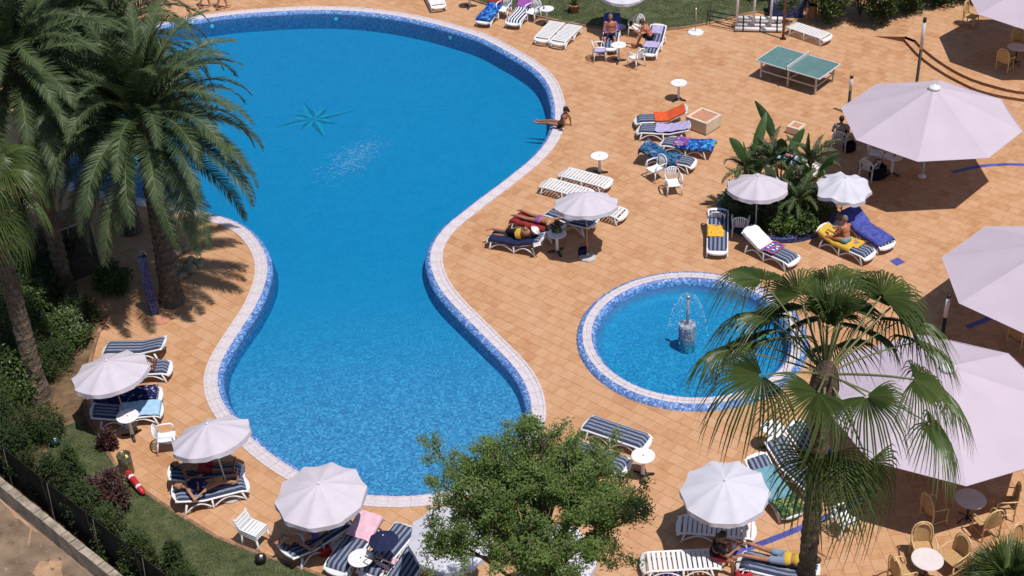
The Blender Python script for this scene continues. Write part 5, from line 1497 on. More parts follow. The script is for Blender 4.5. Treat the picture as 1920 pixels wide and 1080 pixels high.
S_ = [('tall dark bush behind the leaning trunk at the left edge', (10, 470), 2.2, 1.3, 'conifer', 'ell'), ('dark bush below the fan palm at the left edge', (28, 585), 2.0, 1.2, 'conifer', 'ell'), ('dark bush filling the corner left of the leaning trunk', (20, 700), 2.0, 1.1, 'conifer', 'ell'), ('dark bush between the two palm trunks at left', (92, 560), 1.5, .9, 'conifer', 'ell'), ('dark low bush right of the leaning trunk', (100, 700), .9, .7, 'conifer', 'ell'),
      ('dark bush behind the glass cabin under the palms', (95, 500), 1.3, .9, 'hedge', 'ell'), ('dark bush left of the glass cabin', (30, 540), 1.6, 1.0, 'hedge', 'ell'), ('dark shaded bush between cabin and shower post', (215, 545), .9, .6, 'hedge', 'ell'),
      ('dark conical conifer at the left edge beside the dirt lot', (14, 846), 2.4, .85, 'conifer', 'cone'), ('broad dark conifer left of the lawn spotlight', (46, 893), 1.7, .62, 'conifer', 'cone'),
      ('dark conifer above the bend of the wire fence', (112, 934), 1.5, .55, 'conifer', 'cone'), ('dark conifer between the dark red shrub and the wall', (172, 992), 1.5, .6, 'conifer', 'cone'),
      ('bushy conifer beside the lawn, second from the bottom edge', (222, 1035), 1.5, .6, 'conifer', 'cone'), ('bushy conifer touching the bottom edge of the lawn', (272, 1082), 1.5, .6, 'conifer', 'cone'),
      ('small upright conifer standing alone on the lawn', (334, 1082), 1.1, .32, 'conifer', 'cone'), ('small upright conifer near the middle of the lawn', (140, 905), 1.2, .36, 'conifer', 'cone'),
      ('low conifer at the very bottom edge of the lawn', (350, 1112), .8, .4, 'conifer', 'cone'),
      ('dark red leaved shrub beside the red float', (205, 955), 1.1, .55, 'redleaf', 'ell'), ('small dark red plant at the paving edge near the steel bin', (204, 838), .45, .14, 'redleaf', 'ell'),
      ('bright green bush beside the white blossom', (122, 648), 1.0, .75, 'hedge', 'ell'), ('dark bush in the palm shade at the left edge', (18, 640), 1.6, 1.2, 'hedge', 'ell'),
      ('dark bush under the leaning palm trunk', (58, 690), 1.4, .9, 'conifer', 'ell'), ('dark bush left of the palm trunk foot', (5, 770), 2.0, 1.1, 'hedge', 'ell'),
      ('dark bush between the palm trunks in deep shade', (60, 590), 1.2, .9, 'hedge', 'ell'), ('low bush behind the bright green bush', (150, 605), .8, .6, 'conifer', 'ell'),
      ('low green plant by the lawn edge below the palm trunk', (85, 820), 1.0, .6, 'conifer', 'ell')]
for i, (lab, px, h, r, mt_, sh) in enumerate(S_):
    shrub(lab, px, h, r, mt_, 20 + i, int(46 + 60 * r), 40, .12 if mt_ != 'conifer' else .10, .05 if mt_ != 'conifer' else .03, sh)
shrub('white blossoming plant in the palm shade', (138, 628), .7, .4, 'flower', 50, 26, 30, .06, .05)
H_ = [('glossy hedge clump between the litter bin and the dark gap', (1557, 44), 2.6, .75), ('dark recessed hedge behind the gap', (1612, 28), 2.8, 1.0), ('bright glossy hedge clump at the deck bulge', (1652, 46), 2.6, .75),
      ('hedge clump right of the deck bulge', (1700, 30), 2.4, .9), ('hedge clump left of the rattan chair', (1755, 14), 2.4, 1.0), ('hedge clump at the corner canopy', (1815, 4), 2.4, 1.0),
      ('tall hedge clump behind the blue trough', (1508, 8), 2.6, .9), ('tall hedge clump behind the tube rack', (1440, -8), 2.2, 1.0)]
for i, (lab, px, h, r) in enumerate(H_):
    shrub(lab, px, h, r, 'hedge', 60 + i, 100, 46, .12, .065, 'ell', 'hedge_clump', 'hedge clumps at the back', cat='hedge')
shrub('dark tree foliage in the top left corner', (6, 62), 3.2, 1.5, 'conifer', 80, 120, 46, .13, .06, group='back garden shrubs')
shrub('dark shrub behind the corner parasol', (-30, 30), 3.2, 1.6, 'conifer', 81, 100, 46, .13, .06, group='back garden shrubs')
# potted plant on the back lawn
p = at(1077, 22, .04); t = thing('potted_plant', 'spiky plant in a terracotta pot on the back lawn', 'potted plant', (p.x, p.y, .04))
b = MB(); b.lathe([(.16, 0), (.23, .3), (.25, .3), (.25, .34), (.2, .34), (.2, .29)], 20); b.build('pot', 'terrafill', t, True)
b = MB(); rr = random.Random(4)
for k in range(46):
    a = rr.uniform(0, 6.28); e = rr.uniform(.3, 1.4); leaf(b, Vector((0, 0, .3)), Vector((math.cos(a) * math.cos(e), math.sin(a) * math.cos(e), math.sin(e))), Vector((0, 0, 1)), rr.uniform(.35, .6), .06, rr.random())
b.build('foliage', 'hedge', t)

# broadleaf tree in the foreground
TH = 6.6
p = at(998, 918, TH)
t = thing('leafy_tree', 'small leaved green tree covering the near end of the pool', 'tree', (p.x, p.y, 0))
rr = random.Random(11); b = MB(); lv = MB()
b.tube([(0, -.1, -.05), (.05, 0, 1.4), (-.06, .05, 3.0), (.02, 0, 4.6)], [.17, .14, .12, .09], 10)
tips = []
for k in range(48):
    a = k * 2.39996 + rr.uniform(-.3, .3); f_ = math.sqrt((k + .5) / 48); rad = 2.05 * f_ * rr.uniform(.88, 1.08); zt = TH + 1.0 * (1 - f_ ** 2) - .45 * f_ + rr.uniform(-.4, .3)
    tip = Vector((math.cos(a) * rad * 1.12, math.sin(a) * rad * .95, zt)); q0 = Vector((0, 0, rr.uniform(3.6, 4.9))); mid = q0.lerp(tip, .55) + Vector((rr.uniform(-.15, .15), rr.uniform(-.15, .15), .2))
    b.tube([q0, mid, tip], [.05, .03, .01], 6)
    for j in range(10):
        d = Vector((rr.uniform(-1, 1), rr.uniform(-1, 1), rr.uniform(-.5, .9))).normalized() * rr.uniform(.25, .62); st = mid.lerp(tip, rr.uniform(.1, 1.0))
        b.tube([st, st + d * .5 + Vector((0, 0, .03)), st + d], [.012, .008, .004], 4); tips.append((st, st + d))
for st, e in tips:
    ct = rr.uniform(-.2, .25); n_ = rr.randrange(110, 235)
    for i in range(n_):
        f_ = rr.random() ** .55
        sp = rr.gauss(0, .075), rr.gauss(0, .075), rr.gauss(0, .06)
        q = st.lerp(e, f_ * 1.15) + Vector(sp) * (1.3 - .5 * f_)
        d = ((e - st).normalized() * .6 + Vector((rr.uniform(-1, 1), rr.uniform(-1, 1), rr.uniform(-.5, .9)))).normalized()
        leaf(lv, q, d, Vector((rr.uniform(-.5, .5), rr.uniform(-.5, .5), 1)), rr.uniform(.05, .08), rr.uniform(.022, .034), min(1, max(0, .35 + ct + rr.uniform(-.25, .3))))
b.build('trunk', 'bark', t)
lv.build('crown', 'leaf', t)

# ---- planted bed with blue rim ---------------------------------------------------------
bed = tag(link('planted_bed_rim', None, None, (*BED_C, 0)), 'round planting bed with a low blue mosaic rim', 'planter')
for k in range(40):
    a0, a1 = 2 * math.pi * k / 40 + .002, 2 * math.pi * (k + 1) / 40 - .002; b = MB(); vv = []; pr = [(BED_R, -.01), (BED_R, .16), (BED_R - .02, .18), (BED_R - .2, .18), (BED_R - .22, .16), (BED_R - .22, -.01)]
    for a in (a0, (a0 + a1) / 2, a1):
        for r_, z in pr: vv.append((r_ * math.cos(a), r_ * math.sin(a), z))
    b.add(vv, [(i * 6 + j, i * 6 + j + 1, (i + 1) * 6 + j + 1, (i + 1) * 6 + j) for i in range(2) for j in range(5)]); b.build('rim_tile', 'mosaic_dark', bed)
b = MB(); b.lathe([(BED_R - .21, .08), (1.2, .16), (.5, .22), (0, .24)], 40, cap=False); b.build('earth', 'soil', bed, True)

def paddle_plant(label, px, hs, seed, spread=.5):
    p = at(*px, .15); rr = random.Random(seed)
    t = thing('paddle_leaf_plant', label, 'plant', (p.x, p.y, .1), 0, 'broad leaved plants in the bed')
    for k, h in enumerate(hs):
        a = k * 2.4 + seed; tilt = spread * (.2 + .8 * rr.random()) * (1 - .3 * k / len(hs))
        Ls = h * .62; Lb = h * .40; w = Lb * .17
        st = [Vector((math.cos(a) * tilt * Ls * (i / 6) ** 1.4, math.sin(a) * tilt * Ls * (i / 6) ** 1.4, Ls * i / 6)) for i in range(7)]
        d0 = (st[-1] - st[-2]).normalized(); out = Vector((math.cos(a), math.sin(a), 0)); sd = Vector((-math.sin(a), math.cos(a), 0))
        sd = (sd * math.cos(seed + k) + d0.cross(sd) * math.sin(seed + k)).normalized()
        b = MB(); b.tube(st, [.03 - .002 * i for i in range(7)], 6); sto = b.build('stalk', 'rachis' if k % 2 else 'paddle', t, True)
        b = MB(); bend = rr.uniform(.1, .5)
        def fn(u, v):
            y = (v - .5) * 2; ww = w * math.sin(math.pi * min(1, .06 + .92 * u)) ** .7 * (1 + .04 * math.sin(u * 40))
            return st[-1] + d0 * (Lb * u) + out * (bend * Lb * u * u) + sd * (y * ww / 1.0) + d0.cross(sd) * (abs(y) * ww * .35) - Vector((0, 0, .12 * Lb * u * u))
        b.grid(fn, 14, 6, rr.uniform(.2, .8)); b.build('blade', 'paddle', t, True)
paddle_plant('tall paddle leaved plant at the left of the planted bed', (1404, 388), [3.2, 2.9, 2.6, 2.3, 2.0, 1.6, 1.3, 2.4, 2.1], 1, .35)
paddle_plant('tall paddle leaved plant at the back of the planted bed', (1462, 366), [3.0, 2.7, 2.4, 2.2, 1.8, 1.4], 2, .35)
paddle_plant('tall paddle leaved plant at the right of the planted bed', (1512, 392), [2.9, 2.7, 2.6, 2.3, 2.0, 1.7, 1.3], 3, .35)
paddle_plant('shorter paddle leaved plant in the middle of the bed', (1455, 402), [2.4, 2.0, 1.8, 1.5, 1.2], 4, .7)
SF = [[frond_mesh(R(e), 1.5, 300 + i, R(d_), 44, .24, .03)] for i, (e, d_) in enumerate(((75, 70), (50, 100), (25, 95)))]
def dwarf_palm(label, px, h, n_, seed):
    p = at(*px, .15); t = thing('dwarf_palm', label, 'palm', (p.x, p.y, .1), 0, 'dwarf palms in the bed'); rr = random.Random(seed)
    b = MB(); b.tube([(0, 0, -.02), (.03, 0, h)], [.07, .055], 8); b.build('trunk', 'trunk', t)
    for k in range(n_):
        lm, rm = SF[min(2, int(k / n_ * 3))][0]; o = link('frond', lm, t, (0.03, 0, h), (rr.uniform(-.2, .2), 0, k * 2.4)); s = rr.uniform(.6, .9); o.scale = (s, s, s); link('rachis', rm, o)
dwarf_palm('dwarf palm arching over the left rim of the bed', (1392, 390), 1.5, 15, 1)
dwarf_palm('dwarf palm arching toward the canopy at the right of the bed', (1512, 382), 1.6, 15, 2)
dwarf_palm('dwarf palm in the middle of the bed behind the parasol', (1440, 385), 1.7, 18, 3)
dwarf_palm('dwarf palm at the front of the bed', (1490, 415), .8, 16, 4)
for i, (lab, px, h, r, m_) in enumerate((('low dark shrub at the left of the bed', (1378, 408), .9, .55, 'hedge'), ('low dark shrub behind the parasol pole in the bed', (1432, 420), .9, .55, 'hedge'), ('bright low plant at the front rim of the bed', (1470, 436), .55, .45, 'leaf'),
                                         ('pale leaved low plant at the front rim of the bed', (1506, 434), .6, .42, 'hedge'), ('dark shrub at the right of the bed', (1530, 410), 1.0, .55, 'hedge'), ('dark shrub in the middle of the bed', (1475, 400), 1.1, .7, 'hedge'),
                                         ('dark shrub at the back left of the bed', (1405, 368), 1.0, .6, 'hedge'), ('dark shrub at the back right of the bed', (1500, 364), 1.0, .6, 'hedge'))):
    shrub(lab, px, h, r, m_, 120 + i, 46, 34, .10, .05, name='bed_shrub', group='low shrubs in the bed', z=.12)
# plants in the trough
shrub('low greenery growing in the blue mosaic trough', (1478, 20), .6, .5, 'hedge', 140, 30, 30, .09, .05, z=.6, group='trough greenery', ry=.25)
# ================================================================ PEOPLE
def capsule(b, p, q, r0, r1, n_=10):
    p, q = Vector(p), Vector(q); d = q - p
    if d.length < 1e-4: d = Vector((0, 0, 1e-3))
    ax = d.normalized(); pts, rad = [], []
    for k in range(4):
        a = math.pi / 2 * (1 - k / 3.5); pts.append(p - ax * (r0 * math.sin(a))); rad.append(max(.002, r0 * math.cos(a)))
    for k in range(4):
        a = math.pi / 2 * ((k + .5) / 3.5); a = min(a, math.pi / 2); pts.append(q + ax * (r1 * math.sin(a))); rad.append(max(.002, r1 * math.cos(a)))
    b.tube(pts, rad, n_)
def ellipsoid(b, c, rx, ry, rz, M3, n_=14):
    vv, ff = [], []
    for i in range(9):
        t = math.pi * (i + .02) / 8.04
        for k in range(n_):
            a = 2 * math.pi * k / n_; vv.append(Vector(c) + M3 @ Vector((rx * math.sin(t) * math.cos(a), ry * math.sin(t) * math.sin(a), rz * math.cos(t))))
    for i in range(8):
        for k in range(n_): ff.append((i * n_ + k, (i + 1) * n_ + k, (i + 1) * n_ + (k + 1) % n_, i * n_ + (k + 1) % n_))
    ff.append(tuple(range(n_))); ff.append(tuple(range(9 * n_ - 1, 8 * n_ - 1, -1)))
    b.add(vv, ff)
def remeshed(b, name, mat, parent, vox):
    me0 = b.mesh(name, None); o = bpy.data.objects.new(name, me0); col.objects.link(o)
    md = o.modifiers.new('r', 'REMESH'); md.mode = 'VOXEL'; md.voxel_size = vox; md.use_smooth_shade = True
    sm = o.modifiers.new('s', 'SMOOTH'); sm.factor = .4; sm.iterations = 2
    dg = bpy.context.evaluated_depsgraph_get()
    me1 = bpy.data.meshes.new_from_object(o.evaluated_get(dg)); me1.name = name
    bpy.data.objects.remove(o); bpy.data.meshes.remove(me0)
    me1.materials.clear(); me1.materials.append(MT[mat]); me1.polygons.foreach_set('use_smooth', [True] * len(me1.polygons))
    return link(name, me1, parent)

def V(*a): return Vector(a)
def person(label, loc, rz, pel, up, side, legs, arms, look, skin, hair, wear, toes=None, hat=None, hairlen=0.0, scale=1.0):
    """directions only: up = spine, side = to the figure's left, legs/arms = [(upper dir, lower dir)] left then right, look = face direction"""
    t = thing('person', label, 'person', loc, rz); t.scale = (scale,) * 3
    up = Vector(up).normalized(); side = Vector(side); side = (side - up * side.dot(up)).normalized(); pel = Vector(pel); fwd = side.cross(up)
    look = Vector(look).normalized(); b = MB()
    che = pel + up * .33; nck = pel + up * .50; hup = (up * .75 + Vector((0, 0, .35)) - look * look.dot(up * .75 + Vector((0, 0, .35)))).normalized() if abs(look.dot(up)) < .97 else -fwd
    hed = nck + (up * .7 + hup * .3).normalized() * .17 + look * .02
    M3t = Matrix((fwd, side, up)).transposed(); hs = hup.cross(look).normalized(); M3h = Matrix((look, hs, hup)).transposed()
    ellipsoid(b, pel + up * .03, .115, .165, .13, M3t); ellipsoid(b, pel + up * .18, .10, .14, .16, M3t); ellipsoid(b, che + up * .02, .12, .17, .17, M3t)
    shs = [pel + up * .43 + side * .185, pel + up * .43 - side * .185]; hips = [pel + side * .09, pel - side * .09]
    capsule(b, shs[0], shs[1], .06, .06); capsule(b, che + up * .1, nck + up * .05, .07, .05)
    ellipsoid(b, hed, .098, .078, .118, M3h)
    ellipsoid(b, hed + look * .10 - hup * .015, .022, .014, .022, M3h); ellipsoid(b, hed + look * .062 - hup * .085, .04, .045, .03, M3h)
    for s in (-1, 1): ellipsoid(b, hed + hs * (.08 * s) - hup * .01, .02, .01, .03, M3h)
    kn, an, el, wr = [], [], [], []
    for i in (0, 1):
        d0, d1 = Vector(legs[i][0]).normalized(), Vector(legs[i][1]).normalized(); k = hips[i] + d0 * .43; a = k + d1 * .41; kn.append(k); an.append(a)
        capsule(b, hips[i], k, .088, .056); capsule(b, k, k + d1 * .16, .056, .056); capsule(b, k + d1 * .16, a, .055, .036)
        td = Vector(toes[i]).normalized() if toes else (fwd * .8 + d1 * .6).normalized()
        capsule(b, a - td * .03, a + td * .11, .036, .034); capsule(b, a + td * .11, a + td * .185, .036, .024)
        d0, d1 = Vector(arms[i][0]).normalized(), Vector(arms[i][1]).normalized(); e = shs[i] + d0 * .29; w = e + d1 * .25; el.append(e); wr.append(w)
        capsule(b, shs[i], e, .05, .038); capsule(b, e, w, .04, .026)
        n_ = d1.cross(Vector((0, 0, 1))); n_ = n_.normalized() if n_.length > .05 else Vector((1, 0, 0)); nd = d1.cross(n_)
        for j in range(4):
            o_ = n_ * ((j - 1.5) * .021); capsule(b, w, w + d1 * .085 + o_, .018, .014, 6)
            L = (.065, .08, .075, .058)[j]; kq = w + d1 * (.085 + L * .5) + o_ * 1.1; capsule(b, w + d1 * .085 + o_, kq, .011, .0105, 6); capsule(b, kq, kq + (d1 * .8 - nd * .5) * (L * .55), .0105, .009, 6)
        capsule(b, w + d1 * .02 + n_ * .025, w + d1 * .07 + n_ * .065, .014, .012, 6); capsule(b, w + d1 * .07 + n_ * .065, w + d1 * .11 + n_ * .07, .012, .01, 6)
    remeshed(b, 'body', skin, t, .013)
    h_ = MB(); ellipsoid(h_, hed + hup * .022 - look * .022, .101, .09, .115, M3h)
    if hairlen: ellipsoid(h_, hed - look * .07 - hup * (hairlen * .5), .05, .08, .06 + hairlen * .6, M3h)
    h_.v = [tuple(Vector(q)) for q in h_.v]; h_.build('hair', hair, t, True)
    for s in (-1, 1):
        e_ = MB(); ellipsoid(e_, hed + look * .086 + hs * (.032 * s) + hup * .012, .012, .014, .009, M3h, 8); e_.build('eye', 'blackcloth', t, True)
    mo = MB(); ellipsoid(mo, hed + look * .093 - hup * .058, .01, .024, .007, M3h, 8); mo.build('mouth', 'darkred', t, True)
    for kind, mat in wear:
        c_ = MB(); g = .014
        if kind in ('trunks', 'brief', 'skirt', 'trousers'):
            ellipsoid(c_, pel + up * .02, .115 + g, .165 + g, .115, M3t)
            f_ = {'trunks': .62, 'brief': .12, 'skirt': .8, 'trousers': 1.0}[kind]
            for i in (0, 1):
                k = hips[i].lerp(kn[i], f_); capsule(c_, hips[i], k, .088 + g, .088 + g - .03 * f_)
                if kind == 'trousers': capsule(c_, kn[i], kn[i].lerp(an[i], .85), .07, .055)
            remeshed(c_, 'shorts' if kind != 'brief' else 'swim_bottoms', mat, t, .018)
        elif kind == 'bra':
            ellipsoid(c_, pel + up * .35, .12 + g, .17 + g * .8, .055, M3t); remeshed(c_, 'swim_top', mat, t, .018)
        elif kind in ('shirt', 'suit'):
            ellipsoid(c_, pel + up * .06, .12 + g, .17 + g, .16, M3t); ellipsoid(c_, che, .12 + g, .17 + g, .18, M3t)
            if kind == 'shirt':
                capsule(c_, shs[0], shs[1], .068, .068)
                for i in (0, 1): capsule(c_, shs[i], shs[i].lerp(el[i], .6), .06, .055)
            remeshed(c_, 'shirt' if kind == 'shirt' else 'swimsuit', mat, t, .018)
    if hat:
        c_ = MB(); c_.lathe([(.17, -.005), (.175, .004), (.105, .01), (.098, .06), (.06, .095), (.0, .1)], 18); c_.v = [tuple(hed + hup * .05 + M3h @ Vector(q)) for q in c_.v]; c_.build('hat', hat, t, True)
    return t

def on_lounger(key): 
    t, back, th = LOUNGERS[key]
    return t.location.copy(), t.rotation_euler.z, back, .335 + th
X, Y_, Z = V(1, 0, 0), V(0, 1, 0), V(0, 0, 1)
# sunbather lying face down, head toward the head end
loc, rz, bk, zt = on_lounger('L16')
person('sunbather lying face down on the dark red towel', loc, rz, (.10, 0, zt + .14), (1, 0, .10), (0, -1, 0), [((-1, -.12, -.08), (-1, -.06, .03)), ((-1, .12, -.08), (-1, .1, .03))], [((.7, -.8, -.1), (.9, .5, 0)), ((.7, .8, -.1), (.9, -.5, 0))], (.3, .2, -.9), 'skin', 'hair_brown', [('brief', 'purple')], toes=[(-1, 0, -.3), (-1, 0, -.3)])
loc, rz, bk, zt = on_lounger('L17')
person('reader in a white hat lying propped on one elbow', loc, rz, (.0, 0, zt + .15), (1, 0, .32), (0, -.3, 1), [((-1, .05, -.12), (-1, .1, -.05)), ((-1, -.1, -.1), (-1, -.05, -.1))], [((.2, .5, -.6), (.8, -.3, .2)), ((.3, -.8, -.4), (.9, .3, .1))], (.7, -.3, -.5), 'skin', 'hair_grey', [('trunks', 'blackcloth')], toes=[(-.6, -.6, 0), (-.6, -.6, 0)], hat='whitecloth')
b = MB(); b.lathe([(.17, -.1), (.185, 0), (.175, .12)], 20, cap=False); o = b.build('towel', 'yellow', None, True); o.location = loc + Matrix.Rotation(rz, 3, 'Z') @ V(.12, 0, zt + .17); o.rotation_euler = (0, R(74), rz); o.scale = (1, 1.1, .9); tag(o, 'yellow towel wrapped round the waist of the reader', 'towel')
b = MB(); b.box((0, .08, 0), (.24, .15, .012), 0, 0, 0); b.box((0, -.08, .01), (.24, .15, .012), 0, 0, 0); o = b.build('magazine', 'whitecloth', None); o.location = loc + Matrix.Rotation(rz, 3, 'Z') @ V(.82, -.28, zt + .10); o.rotation_euler = (0, -.3, rz + .4); tag(o, 'open white magazine before the reader in the hat', 'magazine')
# woman on the pool edge
p = at(1052, 240); q = at(1003, 236)
rz = yaw_to(p, q)
person('dark haired woman in a bikini sitting on the pool edge', (p.x, p.y, .03), rz, (0, 0, .12), (-.38, 0, 1), (0, 1, 0), [((1, .1, .22), (1, .02, -.12)), ((1, -.16, .08), (1, -.04, -.18))], [((-.2, .35, -1), (.55, -.1, -.6)), ((-.55, -.2, -1), (-.1, 0, -1))], (.55, .3, -.3), 'skin_dark', 'hair_black', [('brief', 'blackcloth'), ('bra', 'blackcloth')], toes=[(.8, 0, .3), (.8, 0, .3)], hairlen=.12, scale=1.02)
# two men with a table at the back
loc, rz, bk, zt = on_lounger('L6')
person('sunburnt man seated on a lounger facing the camera', loc, rz, (-.10, 0, zt + .11), (.12, 0, 1), (0, -1, 0), [((-1, -.25, -.05), (-.5, 0, -1)), ((-1, .25, -.05), (-.5, 0, -1))], [((-.35, -.25, -1), (-1, .5, .15)), ((-.35, .25, -1), (-1, -.5, .15))], (-.9, 0, -.35), 'skin_red', 'hair_grey', [('trunks', 'navy')], toes=[(-1, 0, -.1), (-1, 0, -.1)], scale=1.06)
loc, rz, bk, zt = on_lounger('L5')
person('hunched tanned man seated sideways on the lounger with lilac towels', loc, rz, (.12, .10, zt + .11), (.0, .55, .85), (1, 0, 0), [((-.15, 1, .0), (0, .35, -1)), ((.15, 1, 0), (0, .35, -1))], [((.1, .8, -.6), (-.2, .6, .35)), ((-.1, .8, -.6), (.2, .6, .35))], (0, .75, -.6), 'skin_red', 'hair_brown', [('trunks', 'blackcloth')], toes=[(0, 1, -.1), (0, 1, -.1)], scale=1.05)
# seated bather with teal shorts seen from behind
loc, rz, bk, zt = on_lounger('L20')
person('bather in turquoise shorts seated with bare back to the camera', loc, rz, (-.05, .05, zt + .11), (.28, -.12, 1), (0, 1, 0), [((1, .3, .05), (.9, .1, -.25)), ((1, -.2, .3), (.7, 0, -.8))], [((.6, .3, -.9), (.9, -.2, -.1)), ((.6, -.3, -.9), (.9, .2, -.1))], (.9, -.2, -.3), 'skin_red', 'hair_grey', [('brief', 'teal')], toes=[(.6, 0, .6), (.9, 0, .1)])
# person in grey in the chair at the canopy
c = CHAIRS['C8']
person('person in a grey shirt sitting in a white chair, back to the camera', c.location, c.rotation_euler.z, (-.05, 0, .56), (-.08, 0, 1), (0, 1, 0), [((1, .12, .0), (.15, 0, -1)), ((1, -.12, 0), (.15, 0, -1))], [((.2, .35, -1), (1, -.1, .1)), ((.2, -.35, -1), (1, .1, .1))], (1, -.3, -.1), 'skin_dark', 'hair_black', [('shirt', 'greyshirt'), ('trousers', 'blackcloth')], toes=[(1, 0, 0), (1, 0, 0)])
# glimpsed behind the plants
loc, rz, bk, zt = on_lounger('L41')
person('sunbather glimpsed between the stems of the planted bed', loc, rz, (.15, 0, zt + .13), (1, 0, .32), (0, 1, 0), [((-1, .1, -.05), (-1, .05, -.05)), ((-1, -.1, .25), (-.9, 0, -.4))], [((-.2, .7, -.3), (-.9, -.2, .1)), ((-.2, -.7, -.3), (-.9, .2, .1))], (.2, 0, 1), 'skin_red', 'hair_black', [('trunks', 'lightblue')], toes=[(-.2, 0, 1), (-.2, 0, 1)])
# two under the second parasol
loc, rz, bk, zt = on_lounger('L26')
person('shaded sunbather under the second parasol, on the lounger nearer the pool', loc, rz, (.1, 0, zt + .13), (1, 0, .3), (0, 1, 0), [((-1, .1, -.02), (-1, .05, -.05)), ((-1, -.1, .02), (-1, 0, -.06))], [((-.3, .8, -.4), (-.9, -.3, .1)), ((-.3, -.8, -.4), (-.9, .3, .1))], (.1, 0, 1), 'skin_dark', 'hair_black', [('trunks', 'darkred')], toes=[(-.3, 0, 1), (-.3, 0, 1)])
loc, rz, bk, zt = on_lounger('L27')
person('shaded sunbather with printed clothes on the lounger nearer the lawn', loc, rz, (.12, 0, zt + .13), (1, 0, .3), (0, 1, 0), [((-1, .1, .25), (-1, .05, -.3)), ((-1, -.1, .05), (-1, 0, -.08))], [((-.3, .8, -.4), (-.8, -.4, .3)), ((-.3, -.8, -.4), (-.8, .4, .3))], (.0, .2, 1), 'skin', 'hair_brown', [('suit', 'navyprint')], toes=[(-.3, 0, 1), (-.3, 0, 1)])
b = MB(); b.box((0, 0, 0), (.2, .16, .02)); o = b.build('book', 'yellow', None); o.location = loc + Matrix.Rotation(rz, 3, 'Z') @ V(-.25, .05, zt + .25); o.rotation_euler = (.2, .3, rz); tag(o, 'small yellow book beside the shaded sunbather', 'book')
loc, rz, bk, zt = on_lounger('L28')
person('black haired sleeper in a blue swimsuit under the third parasol', loc, rz, (.12, 0, zt + .13), (1, 0, .28), (0, 1, 0), [((-1, .1, .0), (-1, .05, -.05)), ((-1, -.1, .0), (-1, 0, -.06))], [((-.3, .8, -.4), (-.9, -.2, 0)), ((.4, -.8, -.1), (.8, .5, .1))], (.1, .3, 1), 'skin', 'hair_black', [('brief', 'royal'), ('bra', 'lightblue')], toes=[(-.3, 0, 1), (-.3, 0, 1)], hairlen=.15)
# seated by the bare lounger and the man in denim shorts
loc, rz, bk, zt = on_lounger('L34')
person('dark haired person in a black top hunched on the bare white lounger', loc, rz, (.78, .02, zt + .11), (.22, -.05, 1), (0, 1, 0), [((1, .35, .15), (.1, -.1, -1)), ((.9, -.5, .1), (.1, 0, -1))], [((.6, .3, -.8), (.6, -.5, .3)), ((.6, -.3, -.8), (.6, .4, .2))], (.8, -.3, -.5), 'skin_dark', 'hair_black', [('shirt', 'blackcloth'), ('trunks', 'darkred')], toes=[(1, 0, 0), (1, -.2, 0)], hairlen=.1)
loc, rz, bk, zt = on_lounger('L35')
person('man in denim shorts and yellow shirt lying on the striped lounger', loc, rz, (.1, .1, zt + .13), (1, 0, .2), (0, -1, 0), [((-1, -.12, -.06), (-1, -.1, .02)), ((-1, .12, -.06), (-1, .15, .02))], [((.6, -.8, -.2), (.9, .4, 0)), ((.6, .8, -.2), (.9, -.4, 0))], (.3, .3, -.8), 'skin', 'hair_brown', [('trunks', 'denim'), ('shirt', 'yellow')], toes=[(-1, 0, -.3), (-1, 0, -.3)], scale=1.08)
# pair walking at the top edge
for px, lab, sh_, up_ in (((386, 15), 'left of two walkers cut off by the top edge', 'blackcloth', 'navy'), ((418, 17), 'right of two walkers cut off by the top edge', 'navy', 'greyshirt')):
    p = at(*px); person(lab, (p.x, p.y, .04), R(10), (0, 0, .87), (.02, 0, 1), (0, 1, 0), [((.35, .02, -1), (.12, 0, -1)), ((-.25, -.02, -1), (-.45, 0, -1))], [((-.3, .15, -1), (.15, 0, -1)), ((.3, -.15, -1), (.5, 0, -1))], (1, 0, -.1), 'skin', 'hair_brown', [('trunks', sh_), ('shirt', up_)], toes=[(1, 0, .05), (1, 0, -.35)])

# ---- pushchair with navy parasol, bags --------------------------------------------------------
p = at(728, 1078); t = thing('pushchair', 'baby pushchair with a small navy parasol beside the round table', 'pushchair', (p.x, p.y, 0), R(60))
for s in (-1, 1):
    b = MB(); b.tube([(.35, s * .22, .08), (-.05, s * .22, .5), (-.4, s * .22, .98), (-.5, s * .22, 1.0)], .012, 6); b.build('side_frame', 'metal', t, True)
    b = MB(); b.tube([(-.32, s * .22, .08), (.1, s * .22, .52)], .012, 6); b.build('rear_leg', 'metal', t, True)
    for x in (-.32, .35):
        b = MB(); b.tube([(x, s * .22 - .02, .08), (x, s * .22 + .02, .08)], .08, 14); w_ = b.build('wheel', 'black', t, True)
        b = MB(); b.tube([(x, s * .22 - .024, .08), (x, s * .22 + .024, .08)], .035, 10); b.build('hub', 'white', w_)
b = MB(); b.tube([(-.5, -.22, 1.0), (-.53, 0, 1.01), (-.5, .22, 1.0)], .016, 8); b.build('handle', 'black', t, True)
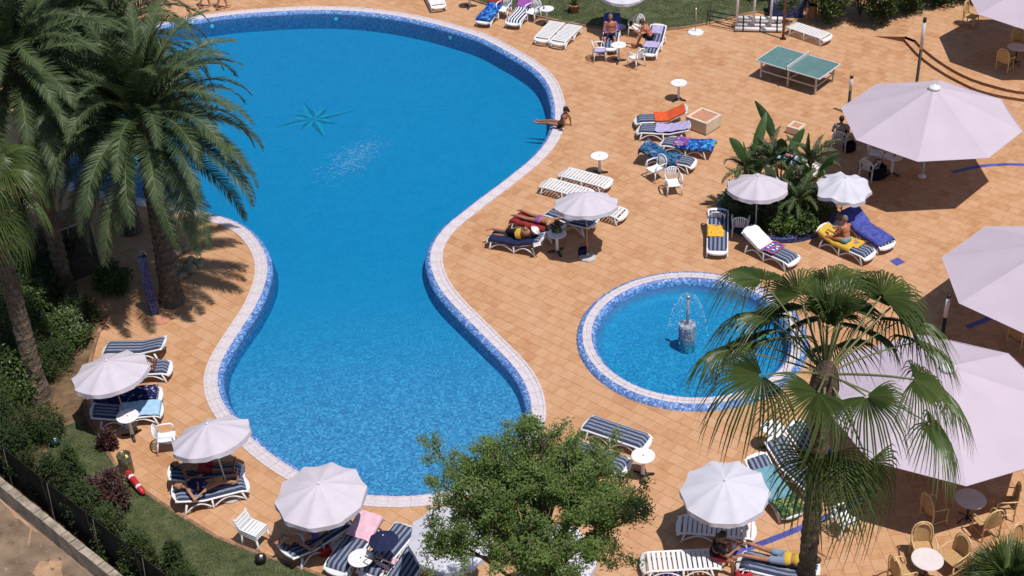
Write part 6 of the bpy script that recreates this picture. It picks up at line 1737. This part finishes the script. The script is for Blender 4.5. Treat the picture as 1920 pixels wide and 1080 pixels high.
b = MB(); b.grid(lambda u, v: (.25 - .4 * u if u < .5 else .05 - .5 * (u - .5), (v - .5) * .4, .38 - .03 * u if u < .5 else .365 + .8 * (u - .5)), 12, 6); b.build('seat', 'pink', t, True)
b = MB(); b.grid(lambda u, v: (-.22 + .1 * u, (v - .5) * .38, .62 - .35 * u), 8, 6); b.build('hanging_towel', 'pink', t, True)
for k in range(8):
    b = MB(); A, A2 = 2 * math.pi * k / 8, 2 * math.pi * (k + 1) / 8
    b.grid(lambda u, v: (u * .36 * math.cos(A + (A2 - A) * v) * (1 - .04 * math.sin(math.pi * v)), u * .36 * math.sin(A + (A2 - A) * v) * (1 - .04 * math.sin(math.pi * v)), 1.32 - .16 * u * u - .02 * math.sin(math.pi * v) * u), 5, 4); b.build('parasol_panel', 'navy', t, True)
b = MB(); b.tube([(.0, .0, 1.32), (.0, .02, .95), (-.2, .2, .72)], .008, 6); b.build('parasol_stick', 'metal', t, True)
b = MB(); b.lathe([(.02, 1.32), (.015, 1.345), (.0, 1.35)], 10); b.build('parasol_tip', 'white', t, True)
def bag(label, px, mat, s=1.0, rz=0):
    p = at(*px); t = thing('beach_bag', label, 'bag', (p.x, p.y, 0), rz, 'beach bags'); t.scale = (s,) * 3
    b = MB(); b.lathe([(.14, 0), (.19, .04), (.2, .18), (.17, .3), (.15, .3), (.16, .1)], 16); b.v = [(x, y * .6, z + .02 * math.sin(x * 20)) for x, y, z in b.v]; b.build('body', mat, t, True)
    for s_ in (-1, 1):
        b = MB(); b.tube([(-.1, s_ * .07, .29), (-.06, s_ * .09, .42), (.06, s_ * .09, .42), (.1, s_ * .07, .29)], .01, 6); b.build('strap', 'blackcloth', t, True)
bag('red beach bag beside the man in denim shorts', (1396, 1088), 'red', 1.1)
bag('dark blue beach bag at the parasol foot by the readers', (1094, 478), 'navy', .9)
bag('red beach bag in the shade of the third parasol', (610, 1040), 'red', .9)
bag('black bag in the shade beside the seated person in grey', (1592, 284), 'blackcloth', 1.2)
bag('black bag in the shade below the canopy table', (1645, 335), 'blackcloth', 1.6)
